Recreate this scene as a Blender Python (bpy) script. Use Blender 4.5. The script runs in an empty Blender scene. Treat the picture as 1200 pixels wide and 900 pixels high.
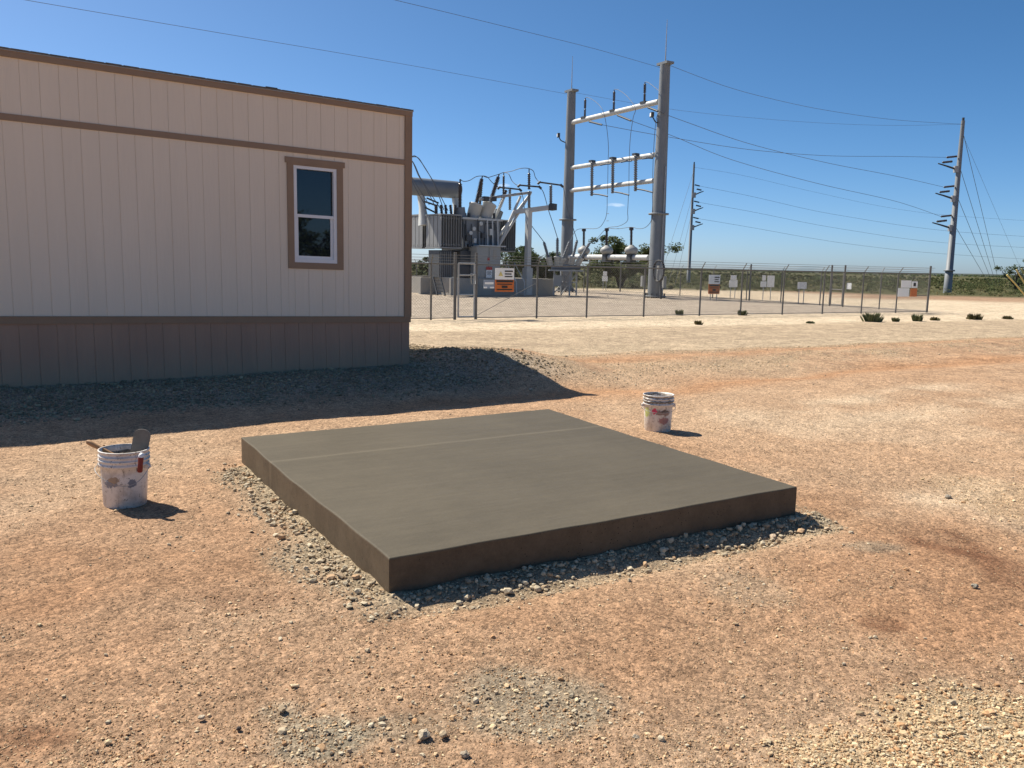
import bpy, math, random
import numpy as np
from mathutils import Vector, Matrix
random.seed(7); rng = np.random.default_rng(11)
SC = bpy.context.scene; COL = SC.collection

# ------------------------------------------------------------------ camera
F, PITCH, ROLL, H = 985.0, math.radians(8.0), math.radians(1.2), 1.6
cam = bpy.data.cameras.new('camera'); cam.sensor_width = 36; cam.lens = F/1200*36
cam.clip_start = .05; cam.clip_end = 30000
camo = bpy.data.objects.new('camera', cam); COL.objects.link(camo)
RM = Matrix.Rotation(math.pi/2-PITCH, 3, 'X') @ Matrix.Rotation(ROLL, 3, 'Z')
camo.matrix_world = Matrix.Translation((0, 0, H)) @ RM.to_4x4()
SC.camera = camo
RN = np.array(RM)
# ------------------------------------------------------------------ sun and sky
SUN_EL = math.radians(50); SH = Vector((.82, -.572)).normalized()   # horizontal direction shadows fall
SUN_D = Vector((SH.x*math.cos(SUN_EL), SH.y*math.cos(SUN_EL), -math.sin(SUN_EL)))
sun = bpy.data.lights.new('sun', 'SUN'); sun.energy = 5.0; sun.angle = math.radians(.53); sun.color = (1, .93, .82)
suno = bpy.data.objects.new('sun', sun); COL.objects.link(suno)
suno.rotation_euler = SUN_D.to_track_quat('-Z', 'Y').to_euler(); suno.location = (-40, 40, 60)
world = bpy.data.worlds.new('World'); SC.world = world; world.use_nodes = True
wn = world.node_tree.nodes; wl = world.node_tree.links
bg = wn['Background']; bg.inputs['Strength'].default_value = .097
sky = wn.new('ShaderNodeTexSky'); sky.sky_type = 'NISHITA'; sky.sun_disc = False
sky.sun_elevation = SUN_EL; sky.sun_rotation = math.atan2(-SH.x, -SH.y)
sky.altitude = 850; sky.air_density = .55; sky.dust_density = 1.4; sky.ozone_density = 4.0
# two thin wisps of cloud low over the substation
tc = wn.new('ShaderNodeTexCoord')
def cloud(dirv, right, sx, sy, seed):
    up = Vector(right).cross(Vector(dirv)) * -1
    def dot(v):
        n = wn.new('ShaderNodeVectorMath'); n.operation = 'DOT_PRODUCT'; n.inputs[1].default_value = v
        wl.new(tc.outputs['Generated'], n.inputs[0]); return n.outputs['Value']
    def mth(op, a, b):
        n = wn.new('ShaderNodeMath'); n.operation = op
        for k, v in enumerate((a, b)):
            if isinstance(v, (int, float)): n.inputs[k].default_value = v
            else: wl.new(v, n.inputs[k])
        return n.outputs[0]
    x = mth('DIVIDE', dot(right), sx); z = mth('SUBTRACT', dot((0, 0, 1)), Vector(dirv).z); z = mth('DIVIDE', z, sy)
    r2 = mth('ADD', mth('MULTIPLY', x, x), mth('MULTIPLY', z, z))
    nz = wn.new('ShaderNodeTexNoise'); nz.inputs['Scale'].default_value = 1; nz.inputs['Detail'].default_value = 5
    mp = wn.new('ShaderNodeMapping'); mp.inputs['Scale'].default_value = (60, 60, 320); mp.inputs['Location'].default_value = (seed, 0, 0)
    wl.new(tc.outputs['Generated'], mp.inputs[0]); wl.new(mp.outputs[0], nz.inputs[0])
    a = mth('SUBTRACT', mth('SUBTRACT', 1.25, r2), mth('MULTIPLY', nz.outputs[0], 1.7))
    f = mth('MULTIPLY', a, 1.1); f = mth('MAXIMUM', f, 0.0)
    f = mth('MULTIPLY', f, mth('GREATER_THAN', dot(dirv), 0.5))
    return mth('MINIMUM', mth('MULTIPLY', f, .8), .6)
def ray(px, py):
    d = RN @ np.array([(px-600)/F, -(py-450)/F, -1.]); return d
hsv = wn.new('ShaderNodeHueSaturation'); hsv.inputs['Saturation'].default_value = 1.2; hsv.inputs['Hue'].default_value = .493
wl.new(sky.outputs[0], hsv.inputs['Color']); last = hsv.outputs[0]
for (px, py, sx, sy, sd) in ((722, 240, .022, .0034, 3), (591, 218, .013, .004, 9)):
    d = Vector(ray(px, py)).normalized(); r = Vector((d.y, -d.x, 0)).normalized()
    fac = cloud(d, r, sx, sy, sd)
    mx = wn.new('ShaderNodeMixRGB'); wl.new(fac, mx.inputs[0]); wl.new(last, mx.inputs[1]); mx.inputs[2].default_value = (7.5, 8.2, 9.2, 1)
    last = mx.outputs[0]
wl.new(last, bg.inputs['Color'])
SC.view_settings.view_transform = 'Standard'; SC.view_settings.look = 'None'
SC.view_settings.exposure = .56; SC.view_settings.gamma = 1
SC.render.engine = 'CYCLES'
SC.cycles.max_bounces = 6; SC.cycles.diffuse_bounces = 3

# ------------------------------------------------------------------ helpers
def gnd(px, py, z=0.):
    d = ray(px, py); t = (z-H)/d[2]; return Vector((d[0]*t, d[1]*t, z))
def W(px, py, Y):
    d = ray(px, py); t = Y/d[1]; return Vector((d[0]*t, Y, H+d[2]*t))
UU = Vector((.876, .482, 0)).normalized(); VV = Vector((-UU.y, UU.x, 0))     # along / across the road and the fence
ZZ = Vector((0, 0, 1))

class MB:
    def __init__(s): s.v = []; s.f = []; s.sm = []
    def add(s, vs, fs, smooth=False):
        o = len(s.v); s.v += [tuple(v) for v in vs]; s.f += [tuple(i+o for i in f) for f in fs]; s.sm += [smooth]*len(fs); return s
    def box(s, c, size, ax=None):
        x, y, z = ax if ax else (Vector((1, 0, 0)), Vector((0, 1, 0)), ZZ)
        c = Vector(c); h = [k/2 for k in size]
        vs = [c+x*(i*h[0])+y*(j*h[1])+z*(k*h[2]) for k in (-1, 1) for j in (-1, 1) for i in (-1, 1)]
        return s.add(vs, [(0, 2, 3, 1), (4, 5, 7, 6), (0, 1, 5, 4), (2, 6, 7, 3), (0, 4, 6, 2), (1, 3, 7, 5)])
    def bb(s, x0, x1, y0, y1, z0, z1): return s.box(((x0+x1)/2, (y0+y1)/2, (z0+z1)/2), (x1-x0, y1-y0, z1-z0))
    def tube(s, p, q, r0, r1=None, n=8, caps=True):
        return s.path([p, q], [r0, r0 if r1 is None else r1], n, caps)
    def path(s, pts, rs, n=8, caps=True):
        pts = [Vector(p) for p in pts]
        if not isinstance(rs, (list, tuple)): rs = [rs]*len(pts)
        vs = []; up = None
        for i, p in enumerate(pts):
            t = (pts[min(i+1, len(pts)-1)]-pts[max(i-1, 0)]).normalized()
            if up is None: up = Vector((1, 0, 0)) if abs(t.z) > .8 else ZZ
            a = t.cross(up).normalized(); b = a.cross(t).normalized(); up = b
            for k in range(n):
                an = 2*math.pi*k/n; vs.append(p+a*(math.cos(an)*rs[i])+b*(math.sin(an)*rs[i]))
        fs = [(i*n+k, i*n+(k+1) % n, (i+1)*n+(k+1) % n, (i+1)*n+k) for i in range(len(pts)-1) for k in range(n)]
        s.add(vs, fs, True)
        if caps:
            s.add(vs[:n], [tuple(range(n))[::-1]]); s.add(vs[-n:], [tuple(range(n))])
        return s
    def lathe(s, prof, base=(0, 0, 0), axis=None, n=24):
        base = Vector(base); ax = Vector(axis).normalized() if axis is not None else ZZ
        a = ax.orthogonal().normalized() if axis is not None else Vector((1, 0, 0)); b = ax.cross(a)
        vs = [base+ax*z+a*(r*math.cos(2*math.pi*k/n))+b*(r*math.sin(2*math.pi*k/n)) for r, z in prof for k in range(n)]
        fs = [(i*n+k, i*n+(k+1) % n, (i+1)*n+(k+1) % n, (i+1)*n+k) for i in range(len(prof)-1) for k in range(n)]
        return s.add(vs, fs, True)
    def insulator(s, p, q, r, sheds, n=10):           # a core with rain sheds between two points
        p, q = Vector(p), Vector(q); L = (q-p).length; pr = [(0.001, 0), (r*.6, 0)]
        for k in range(sheds):
            z = L*(k+.15)/sheds; w = L/sheds
            pr += [(r*.6, z), (r, z+w*.25), (r*.62, z+w*.5)]
        pr += [(r*.6, L), (0.001, L)]
        return s.lathe(pr, p, q-p, n)
    def build(s, name, mat, parent=None, loc=None, world=True):
        me = bpy.data.meshes.new(name)
        off = Vector(loc) if loc is not None else (parent.matrix_basis.translation if (parent is not None and world) else Vector((0, 0, 0)))
        if parent is not None and world and parent.parent is not None: off = off+parent.parent.matrix_basis.translation
        me.from_pydata([(v[0]-off[0], v[1]-off[1], v[2]-off[2]) for v in s.v], [], s.f)
        me.polygons.foreach_set('use_smooth', s.sm); me.materials.append(mat); me.update()
        o = bpy.data.objects.new(name, me); COL.objects.link(o)
        if parent is not None: o.parent = parent
        if loc is not None: o.location = loc
        return o
def tag(o, label, cat, group=None, kind=None):
    o['label'] = label; o['category'] = cat
    if group: o['group'] = group
    if kind: o['kind'] = kind
    return o
def thing(name, label, cat, loc=(0, 0, 0), rot=(0, 0, 0), group=None):
    o = bpy.data.objects.new(name, None); o.empty_display_size = .2; COL.objects.link(o)
    o.location = loc; o.rotation_euler = rot; return tag(o, label, cat, group)
def smooth_pts(pts, n=6):
    P = [Vector(p) for p in pts]
    if len(P) < 3: return P
    out = []
    for i in range(len(P)-1):
        a, b, c, d = P[max(i-1, 0)], P[i], P[i+1], P[min(i+2, len(P)-1)]
        for k in range(n):
            t = k/n; out.append(.5*((2*b)+(c-a)*t+(2*a-5*b+4*c-d)*t*t+(3*b-a-3*c+d)*t**3))
    return out+[P[-1]]

# numpy value noise
def vnoise(x, y, seed=0):
    xi = np.floor(x).astype(np.int64); yi = np.floor(y).astype(np.int64); fx = x-xi; fy = y-yi
    fx = fx*fx*(3-2*fx); fy = fy*fy*(3-2*fy)
    def h(i, j):
        n = (i*374761393+j*668265263+seed*1442695041) & 0xffffffff
        n = ((n ^ (n >> 13))*1274126177) & 0xffffffff
        return ((n ^ (n >> 16)) & 0xffff)/65535.
    return (h(xi, yi)*(1-fx)+h(xi+1, yi)*fx)*(1-fy)+(h(xi, yi+1)*(1-fx)+h(xi+1, yi+1)*fx)*fy
def fbm(x, y, f, o=4, seed=0):
    s = 0; a = 1; t = 0
    for k in range(o): s = s+a*vnoise(x*f, y*f, seed+k*17); t += a; a *= .5; f *= 2.03
    return s/t-.5
def sstep(a, b, x): t = np.clip((x-a)/(b-a), 0, 1); return t*t*(3-2*t)

# ------------------------------------------------------------------ materials
def nmat(name):
    m = bpy.data.materials.new(name); m.use_nodes = True
    return m, m.node_tree.nodes, m.node_tree.links, m.node_tree.nodes['Principled BSDF']
def mat(name, c, rough=.6, metal=0., c2=None, scale=6., bump=0., bscale=40., spec=.5, stretch=(1, 1, 1)):
    m, N, L, B = nmat(name)
    B.inputs['Roughness'].default_value = rough; B.inputs['Metallic'].default_value = metal
    B.inputs['Specular IOR Level'].default_value = spec
    tcx = N.new('ShaderNodeTexCoord'); mp = N.new('ShaderNodeMapping'); mp.inputs['Scale'].default_value = stretch
    L.new(tcx.outputs['Object'], mp.inputs[0])
    nz = N.new('ShaderNodeTexNoise'); nz.inputs['Scale'].default_value = scale; nz.inputs['Detail'].default_value = 6; nz.inputs['Roughness'].default_value = .65
    L.new(mp.outputs[0], nz.inputs[0])
    r = N.new('ShaderNodeValToRGB'); r.color_ramp.elements[0].position = .3; r.color_ramp.elements[1].position = .7
    c2 = c2 or tuple(k*.86 for k in c)
    r.color_ramp.elements[0].color = (*c2, 1); r.color_ramp.elements[1].color = (*c, 1)
    L.new(nz.outputs[0], r.inputs[0]); L.new(r.outputs[0], B.inputs['Base Color'])
    if bump:
        n2 = N.new('ShaderNodeTexNoise'); n2.inputs['Scale'].default_value = bscale; n2.inputs['Detail'].default_value = 5
        L.new(mp.outputs[0], n2.inputs[0]); b = N.new('ShaderNodeBump'); b.inputs['Strength'].default_value = bump; b.inputs['Distance'].default_value = .01
        L.new(n2.outputs[0], b.inputs['Height']); L.new(b.outputs[0], B.inputs['Normal'])
    return m
M = {}
M['siding'] = mat('painted_siding', (.82, .70, .545), .7, c2=(.77, .655, .505), scale=2.5, bump=.25, bscale=30, stretch=(1, 1, .12))
M['brown'] = mat('brown_trim_paint', (.31, .205, .125), .6, c2=(.275, .18, .11), scale=5, bump=.15, bscale=50)
M['skirt'] = mat('brown_skirt_paint', (.41, .26, .175), .75, c2=(.35, .22, .15), scale=2.2, bump=.3, bscale=30, stretch=(1, 1, .15))
def dusty(m, z0, z1, col):
    N, L = m.node_tree.nodes, m.node_tree.links; B = N['Principled BSDF']; src = B.inputs['Base Color'].links[0].from_socket
    tcx = N.new('ShaderNodeTexCoord'); sp = N.new('ShaderNodeSeparateXYZ'); L.new(tcx.outputs['Object'], sp.inputs[0])
    nz = N.new('ShaderNodeTexNoise'); nz.inputs['Scale'].default_value = 9; nz.inputs['Detail'].default_value = 8; L.new(tcx.outputs['Object'], nz.inputs[0])
    a = N.new('ShaderNodeMapRange'); a.inputs[1].default_value = z1; a.inputs[2].default_value = z0; L.new(sp.outputs['Z'], a.inputs[0])
    b = N.new('ShaderNodeMath'); b.operation = 'MULTIPLY'; L.new(a.outputs[0], b.inputs[0]); L.new(nz.outputs[0], b.inputs[1])
    x = N.new('ShaderNodeMixRGB'); L.new(b.outputs[0], x.inputs[0]); L.new(src, x.inputs[1]); x.inputs[2].default_value = (*col, 1); L.new(x.outputs[0], B.inputs['Base Color'])
dusty(M['skirt'], .05, .38, (.40, .28, .18))
M['shingle'] = mat('roof_edge', (.16, .15, .14), .9, c2=(.10, .10, .095), scale=9, bump=.5, bscale=60)
M['vinyl'] = mat('white_vinyl', (.80, .79, .77), .4, c2=(.76, .75, .73), scale=3)
M['blind'] = mat('blind_slat', (.6, .58, .52), .6)
M['interior'] = mat('dark_interior', (.03, .03, .035), .9)
m, N, L, B = nmat('window_glass'); B.inputs['Base Color'].default_value = (.008, .012, .018, 1); B.inputs['Roughness'].default_value = .02
B.inputs['Alpha'].default_value = .93; B.inputs['IOR'].default_value = 1.52; M['glass'] = m
M['galv'] = mat('galvanised_steel', (.40, .41, .41), .5, .25, c2=(.30, .31, .315), scale=3, bump=.05)
M['steel_pole'] = mat('weathered_grey_steel', (.225, .24, .25), .6, .1, c2=(.165, .178, .185), scale=2.5, stretch=(1, 1, .3))
M['beam'] = mat('pale_steel_beam', (.58, .58, .55), .55, .1, c2=(.48, .48, .46), scale=2)
M['darksteel'] = mat('dark_steel', (.08, .085, .09), .55, .3, c2=(.05, .055, .06))
M['fence'] = mat('fence_steel', (.17, .165, .155), .6, .2, c2=(.12, .118, .11))
M['mesh'] = mat('fence_wire', (.20, .195, .185), .55, .4)
M['porcelain'] = mat('brown_insulator', (.07, .055, .05), .3, c2=(.05, .04, .04))
M['greyins'] = mat('grey_insulator', (.20, .215, .23), .4, c2=(.15, .165, .18))
M['xfgrey'] = mat('transformer_grey', (.205, .225, .24), .5, c2=(.165, .18, .195), scale=1.5)
M['xfpale'] = mat('pale_grey_paint', (.56, .57, .55), .5, c2=(.49, .50, .48), scale=1.5)
M['radiator'] = mat('radiator_grey', (.29, .295, .29), .55, c2=(.25, .255, .25), scale=2)
M['finface'] = mat('radiator_fin_dark', (.085, .09, .095), .6, c2=(.06, .065, .07), scale=2)
M['cabinet'] = mat('cabinet_grey', (.36, .36, .34), .55, c2=(.31, .31, .29), scale=2)
M['concrete_old'] = mat('old_concrete', (.40, .375, .33), .9, c2=(.32, .30, .265), scale=1.2, bump=.3)
M['rubber'] = mat('black_rubber', (.02, .02, .022), .6)
M['wire'] = mat('aluminium_wire', (.12, .14, .17), .6, .2)
M['orange'] = mat('orange_sign', (.62, .16, .02), .5, c2=(.55, .13, .018))
M['signwhite'] = mat('white_sign', (.86, .87, .85), .45, c2=(.82, .83, .81))
M['signred'] = mat('red_sign', (.5, .03, .025), .5)
M['signblue'] = mat('blue_grey_sign', (.30, .36, .45), .5)
M['signblack'] = mat('black_print', (.03, .025, .022), .6)
M['yellow'] = mat('yellow_plastic', (.70, .58, .20), .5)
M['bark'] = mat('grey_bark', (.075, .06, .048), .9, c2=(.045, .036, .03), bump=.5)
M['wood'] = mat('bare_wood', (.45, .25, .11), .65, c2=(.33, .17, .07), scale=14, stretch=(1, 1, 1))
M['woodpale'] = mat('weathered_scrap_wood', (.58, .42, .25), .8, c2=(.5, .34, .2), scale=12)
M['floatgrey'] = mat('cement_crusted_float', (.21, .195, .17), .75, c2=(.15, .14, .12), scale=18, bump=.3)
M['redgrip'] = mat('red_rubber_grip', (.22, .015, .012), .5, c2=(.16, .012, .01))
M['residue'] = mat('drying_cement', (.30, .25, .19), .95, c2=(.09, .075, .06), scale=28, bump=1, bscale=60)
def leafmat(name, a, b):
    m, N, L, B = nmat(name); g = N.new('ShaderNodeObjectInfo'); ge = N.new('ShaderNodeNewGeometry')
    r = N.new('ShaderNodeValToRGB'); r.color_ramp.elements[0].color = (*a, 1); r.color_ramp.elements[1].color = (*b, 1)
    L.new(ge.outputs['Random Per Island'], r.inputs[0]); L.new(r.outputs[0], B.inputs['Base Color']); B.inputs['Roughness'].default_value = .75; B.inputs['Specular IOR Level'].default_value = .08
    return m
M['leaf'] = leafmat('mesquite_leaf', (.045, .06, .018), (.10, .115, .035))
M['leafdark'] = leafmat('dark_leaf', (.035, .05, .02), (.075, .10, .035))
M['scrub'] = leafmat('scrub_leaf', (.04, .05, .018), (.095, .10, .036))
M['weed'] = leafmat('weed_leaf', (.095, .115, .055), (.19, .205, .11))
M['drygrass'] = leafmat('dry_grass', (.10, .095, .045), (.19, .16, .075))

# ------------------------------------------------------------------ ground heights and zones
SLAB_C = [Vector((-.58, 3.902, 0)), Vector((1.885, 5.385, 0)), Vector((.365, 7.955, 0)), Vector((-2.1, 6.472, 0))]
SU = (SLAB_C[1]-SLAB_C[0]).normalized(); SV = Vector((-SU.y, SU.x, 0)); SL, SW = 2.88, 2.98
BP0 = gnd(480, 428, .10)
BYAW = math.atan2(.5619, .827); BU = Vector((math.cos(BYAW), math.sin(BYAW), 0)); BV = Vector((-BU.y, BU.x, 0))
def rel(x, y, o, ax, ay): return (x-o.x)*ax.x+(y-o.y)*ax.y, (x-o.x)*ay.x+(y-o.y)*ay.y
def ab(x, y): return x*UU.x+y*UU.y, x*VV.x+y*VV.y
def hgt_coarse(x, y):
    x = np.asarray(x, float); y = np.asarray(y, float)
    s, t = rel(x, y, BP0, BU, BV)            # along and behind the trailer's front wall
    n = fbm(x, y, .5, 3, 5)
    behind = sstep(-1.5, .3, t+n*.5)
    pad = .11*behind*(1-sstep(.15, .9, s))*(1-sstep(4.2, 7.0, t))
    crest = np.interp(t, [-2.7, -2.28, -1.9, -1.5, -1.1, -.7, -.34, .6, 1.2, 2.0, 3.2, 5.0], [0, .035, .11, .19, .25, .285, .29, .22, .17, .10, .06, 0])
    pad = pad+crest*sstep(.15, .95, s)*(1-sstep(1.25, 3.1, s+n*.5))
    a, b = ab(x, y)
    rib = .05*np.exp(-((b-12.3+n)/.55)**2)+.05*np.exp(-((b-10.6-.06*a+n*1.2)/.6)**2)-.04*np.exp(-((b-8.9-.05*a+n)/.5)**2)
    rib = rib*sstep(-3, 0, a-3.5)
    d = np.hypot(x, y)
    und = fbm(x, y, .35, 3, 1)*.05*sstep(2, 6, d)*(1-sstep(14, 30, d))
    u, v = rel(x, y, SLAB_C[0], SU, SV)
    dx = np.maximum(np.maximum(-u, u-SL), 0); dy = np.maximum(np.maximum(-v, v-SW), 0); ds = np.hypot(dx, dy)
    berm = .015*np.exp(-(ds/.16)**2)*sstep(-.2, .1, v)-.055*np.exp(-((ds-.18)/.17)**2)*(1-sstep(-.25, .0, v))*sstep(-.5, .5, u)
    return pad+rib+und*(1-np.exp(-(ds/1.2)**2))+berm
def slabdist(x, y):
    u, v = rel(x, y, SLAB_C[0], SU, SV)
    dx = np.maximum(np.maximum(-u, u-SL), 0); dy = np.maximum(np.maximum(-v, v-SW), 0); return np.hypot(dx, dy), u, v
def zg(x, y): return float(hgt_coarse(np.array([x]), np.array([y]))[0])
def blob(x, y, px, py, rx, ry, seed=3, k=.9):      # soft irregular patch centred on a ground point
    c = gnd(px, py); n = fbm(x, y, 1.7, 4, seed)
    return 1-sstep(.55, 1.1, np.hypot((x-c.x)/rx, (y-c.y)/ry)+n*k)
def zones(x, y):
    a, b = ab(x, y); n1 = fbm(x, y, .45, 4, 21); n2 = fbm(x, y, 1.6, 4, 31); n3 = fbm(x, y, .12, 3, 41)
    ds, su, sv = slabdist(x, y); s, t = rel(x, y, BP0, BU, BV)
    z = {}
    z['slabgrav'] = np.maximum((1-sstep(.06, .40, ds+n2*.5))*(.35+.65*(sv > -.02)+.65*(sv <= -.02)*(ds < .3))*(sv < SW*.95)*(su < SL+.2)*(1-.75*((sv > 0) & (su > SL*.5))), 0)
    z['greypatch'] = np.clip(blob(x, y, 615, 825, .34, .30, 5)*.75+blob(x, y, 372, 862, .20, .16, 6)*.9+blob(x, y, 330, 832, .10, .09, 16)*.6+blob(x, y, 880, 690, .25, .3, 7)*.3
                    +blob(x, y, 1025, 640, .22, .12, 9)*.5+blob(x, y, 1120, 805, .15, .16, 10)*.4+blob(x, y, 790, 545, .4, .35, 11)*.35+blob(x, y, 480, 850, .22, .12, 13)*.5, 0, 1)
    z['cream'] = np.clip(blob(x, y, 1190, 860, .55, .48, 8, 1.1)+blob(x, y, 1010, 885, .35, .2, 18, 1.2)*.8+blob(x, y, 1190, 590, .5, .9, 19, 1.0)*.4, 0, 1)
    z['damp'] = np.clip(blob(x, y, 1095, 632, .30, .42, 12)*.9+blob(x, y, 1035, 732, .13, .12, 14)*.9+blob(x, y, 1190, 675, .2, .3, 15)*.7+blob(x, y, 20, 870, .25, .12, 17)*.6+blob(x, y, 270, 700, .35, .2, 27)*.35, 0, 1)
    brk = np.clip(.8+2.4*fbm(x, y, 4.5, 4, 93), .3, 1)
    z['damp'] = z['damp']*brk; z['greypatch'] = z['greypatch']*np.clip(brk+.35, 0, 1)
    z['padgrav'] = sstep(-2.1, -1.3, t+n2*.7)*(1-sstep(1.1, 2.1, s+n1*1.2))*(1-sstep(4.5, 6, t))
    on = sstep(2.0, 4.5, a)
    bb = b-.06*(a-8)
    z['ribbon'] = np.clip(np.exp(-((bb-10.75+n1*1.5)/.75)**2)*1.0*sstep(-.15, .3, n2+n1*.6+.12)+np.exp(-((b-12.55+n1*.8)/.32)**2)*.9, 0, 1)
    z['rut'] = np.clip(np.exp(-((bb-9.2+n1*1.2)/.45)**2)+.8*np.exp(-((bb-11.75+n1*1.0)/.4)**2), 0, 1)*on
    def streak(p, q, w):
        p, q = gnd(*p), gnd(*q); d = (q-p).xy; Ls = d.length; d = d/Ls; t_ = (x-p.x)*d.x+(y-p.y)*d.y; o_ = np.abs(-(x-p.x)*d.y+(y-p.y)*d.x+n1*.5)
        return np.exp(-(o_/w)**2)*sstep(-.15, .2, t_/Ls)*(1-sstep(.8, 1.15, t_/Ls))*sstep(-.3, .15, n2+.1)
    z['pale'] = np.clip(streak((860, 486), (1130, 452), .30)+.7*streak((960, 500), (1240, 462), .35)+.6*streak((1060, 575), (1260, 640), .22)+.5*streak((640, 700), (1190, 560), .2)+.5*blob(x, y, 1010, 500, 1.6, 1.2, 23, 1.2), 0, 1)
    z['road'] = sstep(12.6, 13.1, b+n1*.9)
    z['strip'] = sstep(18.2, 19.2, b+n1*1.1)
    z['yard'] = sstep(22.7, 23.1, b+n2*.3)*(1-sstep(32.6, 33.0, a+n2*.4))
    z['scrub'] = sstep(64, 70, y+n3*14)
    z['bank'] = sstep(52, 56, y+n3*10)*(1-sstep(66, 70, y+n3*14))*(x > 22)
    return z, n1, n2, n3
def ground_colour(x, y):
    z, n1, n2, n3 = zones(x, y); n4 = fbm(x, y, 7, 3, 55)
    dirt = np.array([.335, .192, .106]); dirt2 = np.array([.36, .245, .155])
    w = np.clip(.55+n1*2.4+n2*1.0+.25*sstep(.5, -2.5, x), 0, 1)[:, None]; c = dirt*(1-w)+dirt2*w
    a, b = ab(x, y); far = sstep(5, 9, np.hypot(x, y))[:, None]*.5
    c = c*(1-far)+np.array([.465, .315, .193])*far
    def mixc(c, wt, col): wt = np.clip(wt, 0, 1)[:, None]; return c*(1-wt)+np.array(col)*wt
    c = mixc(c, z['cream']*.85, (.45, .345, .21))
    c = mixc(c, z['pale']*.7, (.52, .40, .27))
    c = mixc(c, z['rut']*.8, (.40, .215, .108))
    c = mixc(c, z['ribbon']*.6, (.39, .285, .18))
    c = mixc(c, z['damp']*.95, (.15, .068, .034))
    c = mixc(c, z['greypatch']*.95, (.245, .215, .155))
    c = mixc(c, z['slabgrav']*.9, (.31, .25, .165))
    c = mixc(c, z['padgrav'], (.32, .26, .19))
    c = mixc(c, z['road']*.95, (.42, .325, .215))
    track = (np.exp(-((b-15.0+n1*.7)/.5)**2)+np.exp(-((b-17.0+n1*.7)/.4)**2))*.4
    c = mixc(c, z['road']*track, (.36, .27, .18))
    c = mixc(c, z['strip'], (.56, .45, .31))
    c = mixc(c, z['yard'], (.36, .298, .228))
    c = mixc(c, z['bank'], (.34, .22, .135))
    c = mixc(c, z['scrub'], (.080, .078, .030))
    sc = z['scrub']*sstep(-.1, .25, fbm(x, y, .05, 3, 77)); c = mixc(c, sc*.5, (.12, .105, .045))
    far2 = sstep(500, 1800, y); c = mixc(c, far2, (.05, .062, .035))
    c = c*(1+n4[:, None]*.28+n2[:, None]*.18)
    return np.clip(c, .02, .9)
def geo(a, b, n): return np.geomspace(a, b, n)
ca = np.concatenate([-geo(9, 9000, 50)[::-1], np.arange(-8.9, 10.5, .044), 10.5+geo(.08, 9000, 90)])
cb = np.concatenate([-geo(2, 4000, 24)[::-1], np.arange(-1.9, 1, .15), np.arange(1, 6, .026), np.arange(6, 13.4, .058), np.arange(13.4, 24, .12), 24+geo(.15, 10000, 90)])
A_, B_ = np.meshgrid(ca, cb); A_ = A_.ravel(); B_ = B_.ravel()
X = A_*UU.x+B_*VV.x; Y = A_*UU.y+B_*VV.y
dist = np.hypot(X, Y); nearw = 1-sstep(9, 22, dist)
Zh = hgt_coarse(X, Y)
ZN, q1, q2, q3 = zones(X, Y)
Zh = Zh+nearw*(fbm(X, Y, 2.2, 3, 61)*.030+fbm(X, Y, 9, 3, 62)*.015*(1+1.2*ZN['slabgrav']+.8*ZN['padgrav'])+fbm(X, Y, 30, 2, 63)*.006)
far_und = sstep(200, 900, dist)*fbm(X, Y, .004, 3, 71)*2; Zh += far_und-.0*dist
nb, na = len(cb), len(ca)
gm = bpy.data.meshes.new('ground')
idx = np.arange(nb*na).reshape(nb, na)
quads = np.stack([idx[:-1, :-1], idx[:-1, 1:], idx[1:, 1:], idx[1:, :-1]], -1).reshape(-1, 4)
gm.vertices.add(nb*na); gm.vertices.foreach_set('co', np.stack([X, Y, Zh], -1).astype(np.float32).ravel())
gm.loops.add(quads.size); gm.loops.foreach_set('vertex_index', quads.astype(np.int32).ravel())
gm.polygons.add(len(quads)); gm.polygons.foreach_set('loop_start', np.arange(0, quads.size, 4, dtype=np.int32))
gm.polygons.foreach_set('use_smooth', np.ones(len(quads), bool)); gm.update(calc_edges=True)
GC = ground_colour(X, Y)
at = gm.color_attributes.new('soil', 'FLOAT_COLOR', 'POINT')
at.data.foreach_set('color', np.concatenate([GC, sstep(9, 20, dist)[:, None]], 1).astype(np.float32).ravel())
ground = bpy.data.objects.new('ground', gm); COL.objects.link(ground); ground['kind'] = 'structure'
m, N, L, B = nmat('dry_soil'); B.inputs['Roughness'].default_value = .95; B.inputs['Specular IOR Level'].default_value = .15
at_n = N.new('ShaderNodeAttribute'); at_n.attribute_name = 'soil'; tcx = N.new('ShaderNodeTexCoord')
def vor(scale, feat='F1'):
    v = N.new('ShaderNodeTexVoronoi'); v.inputs['Scale'].default_value = scale; v.feature = feat; L.new(tcx.outputs['Object'], v.inputs['Vector']); return v
def mnode(op, a, b):
    n = N.new('ShaderNodeMath'); n.operation = op
    for k, v in enumerate((a, b)):
        if isinstance(v, (int, float)): n.inputs[k].default_value = v
        else: L.new(v, n.inputs[k])
    return n.outputs[0]
hs = None; br = None
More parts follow.
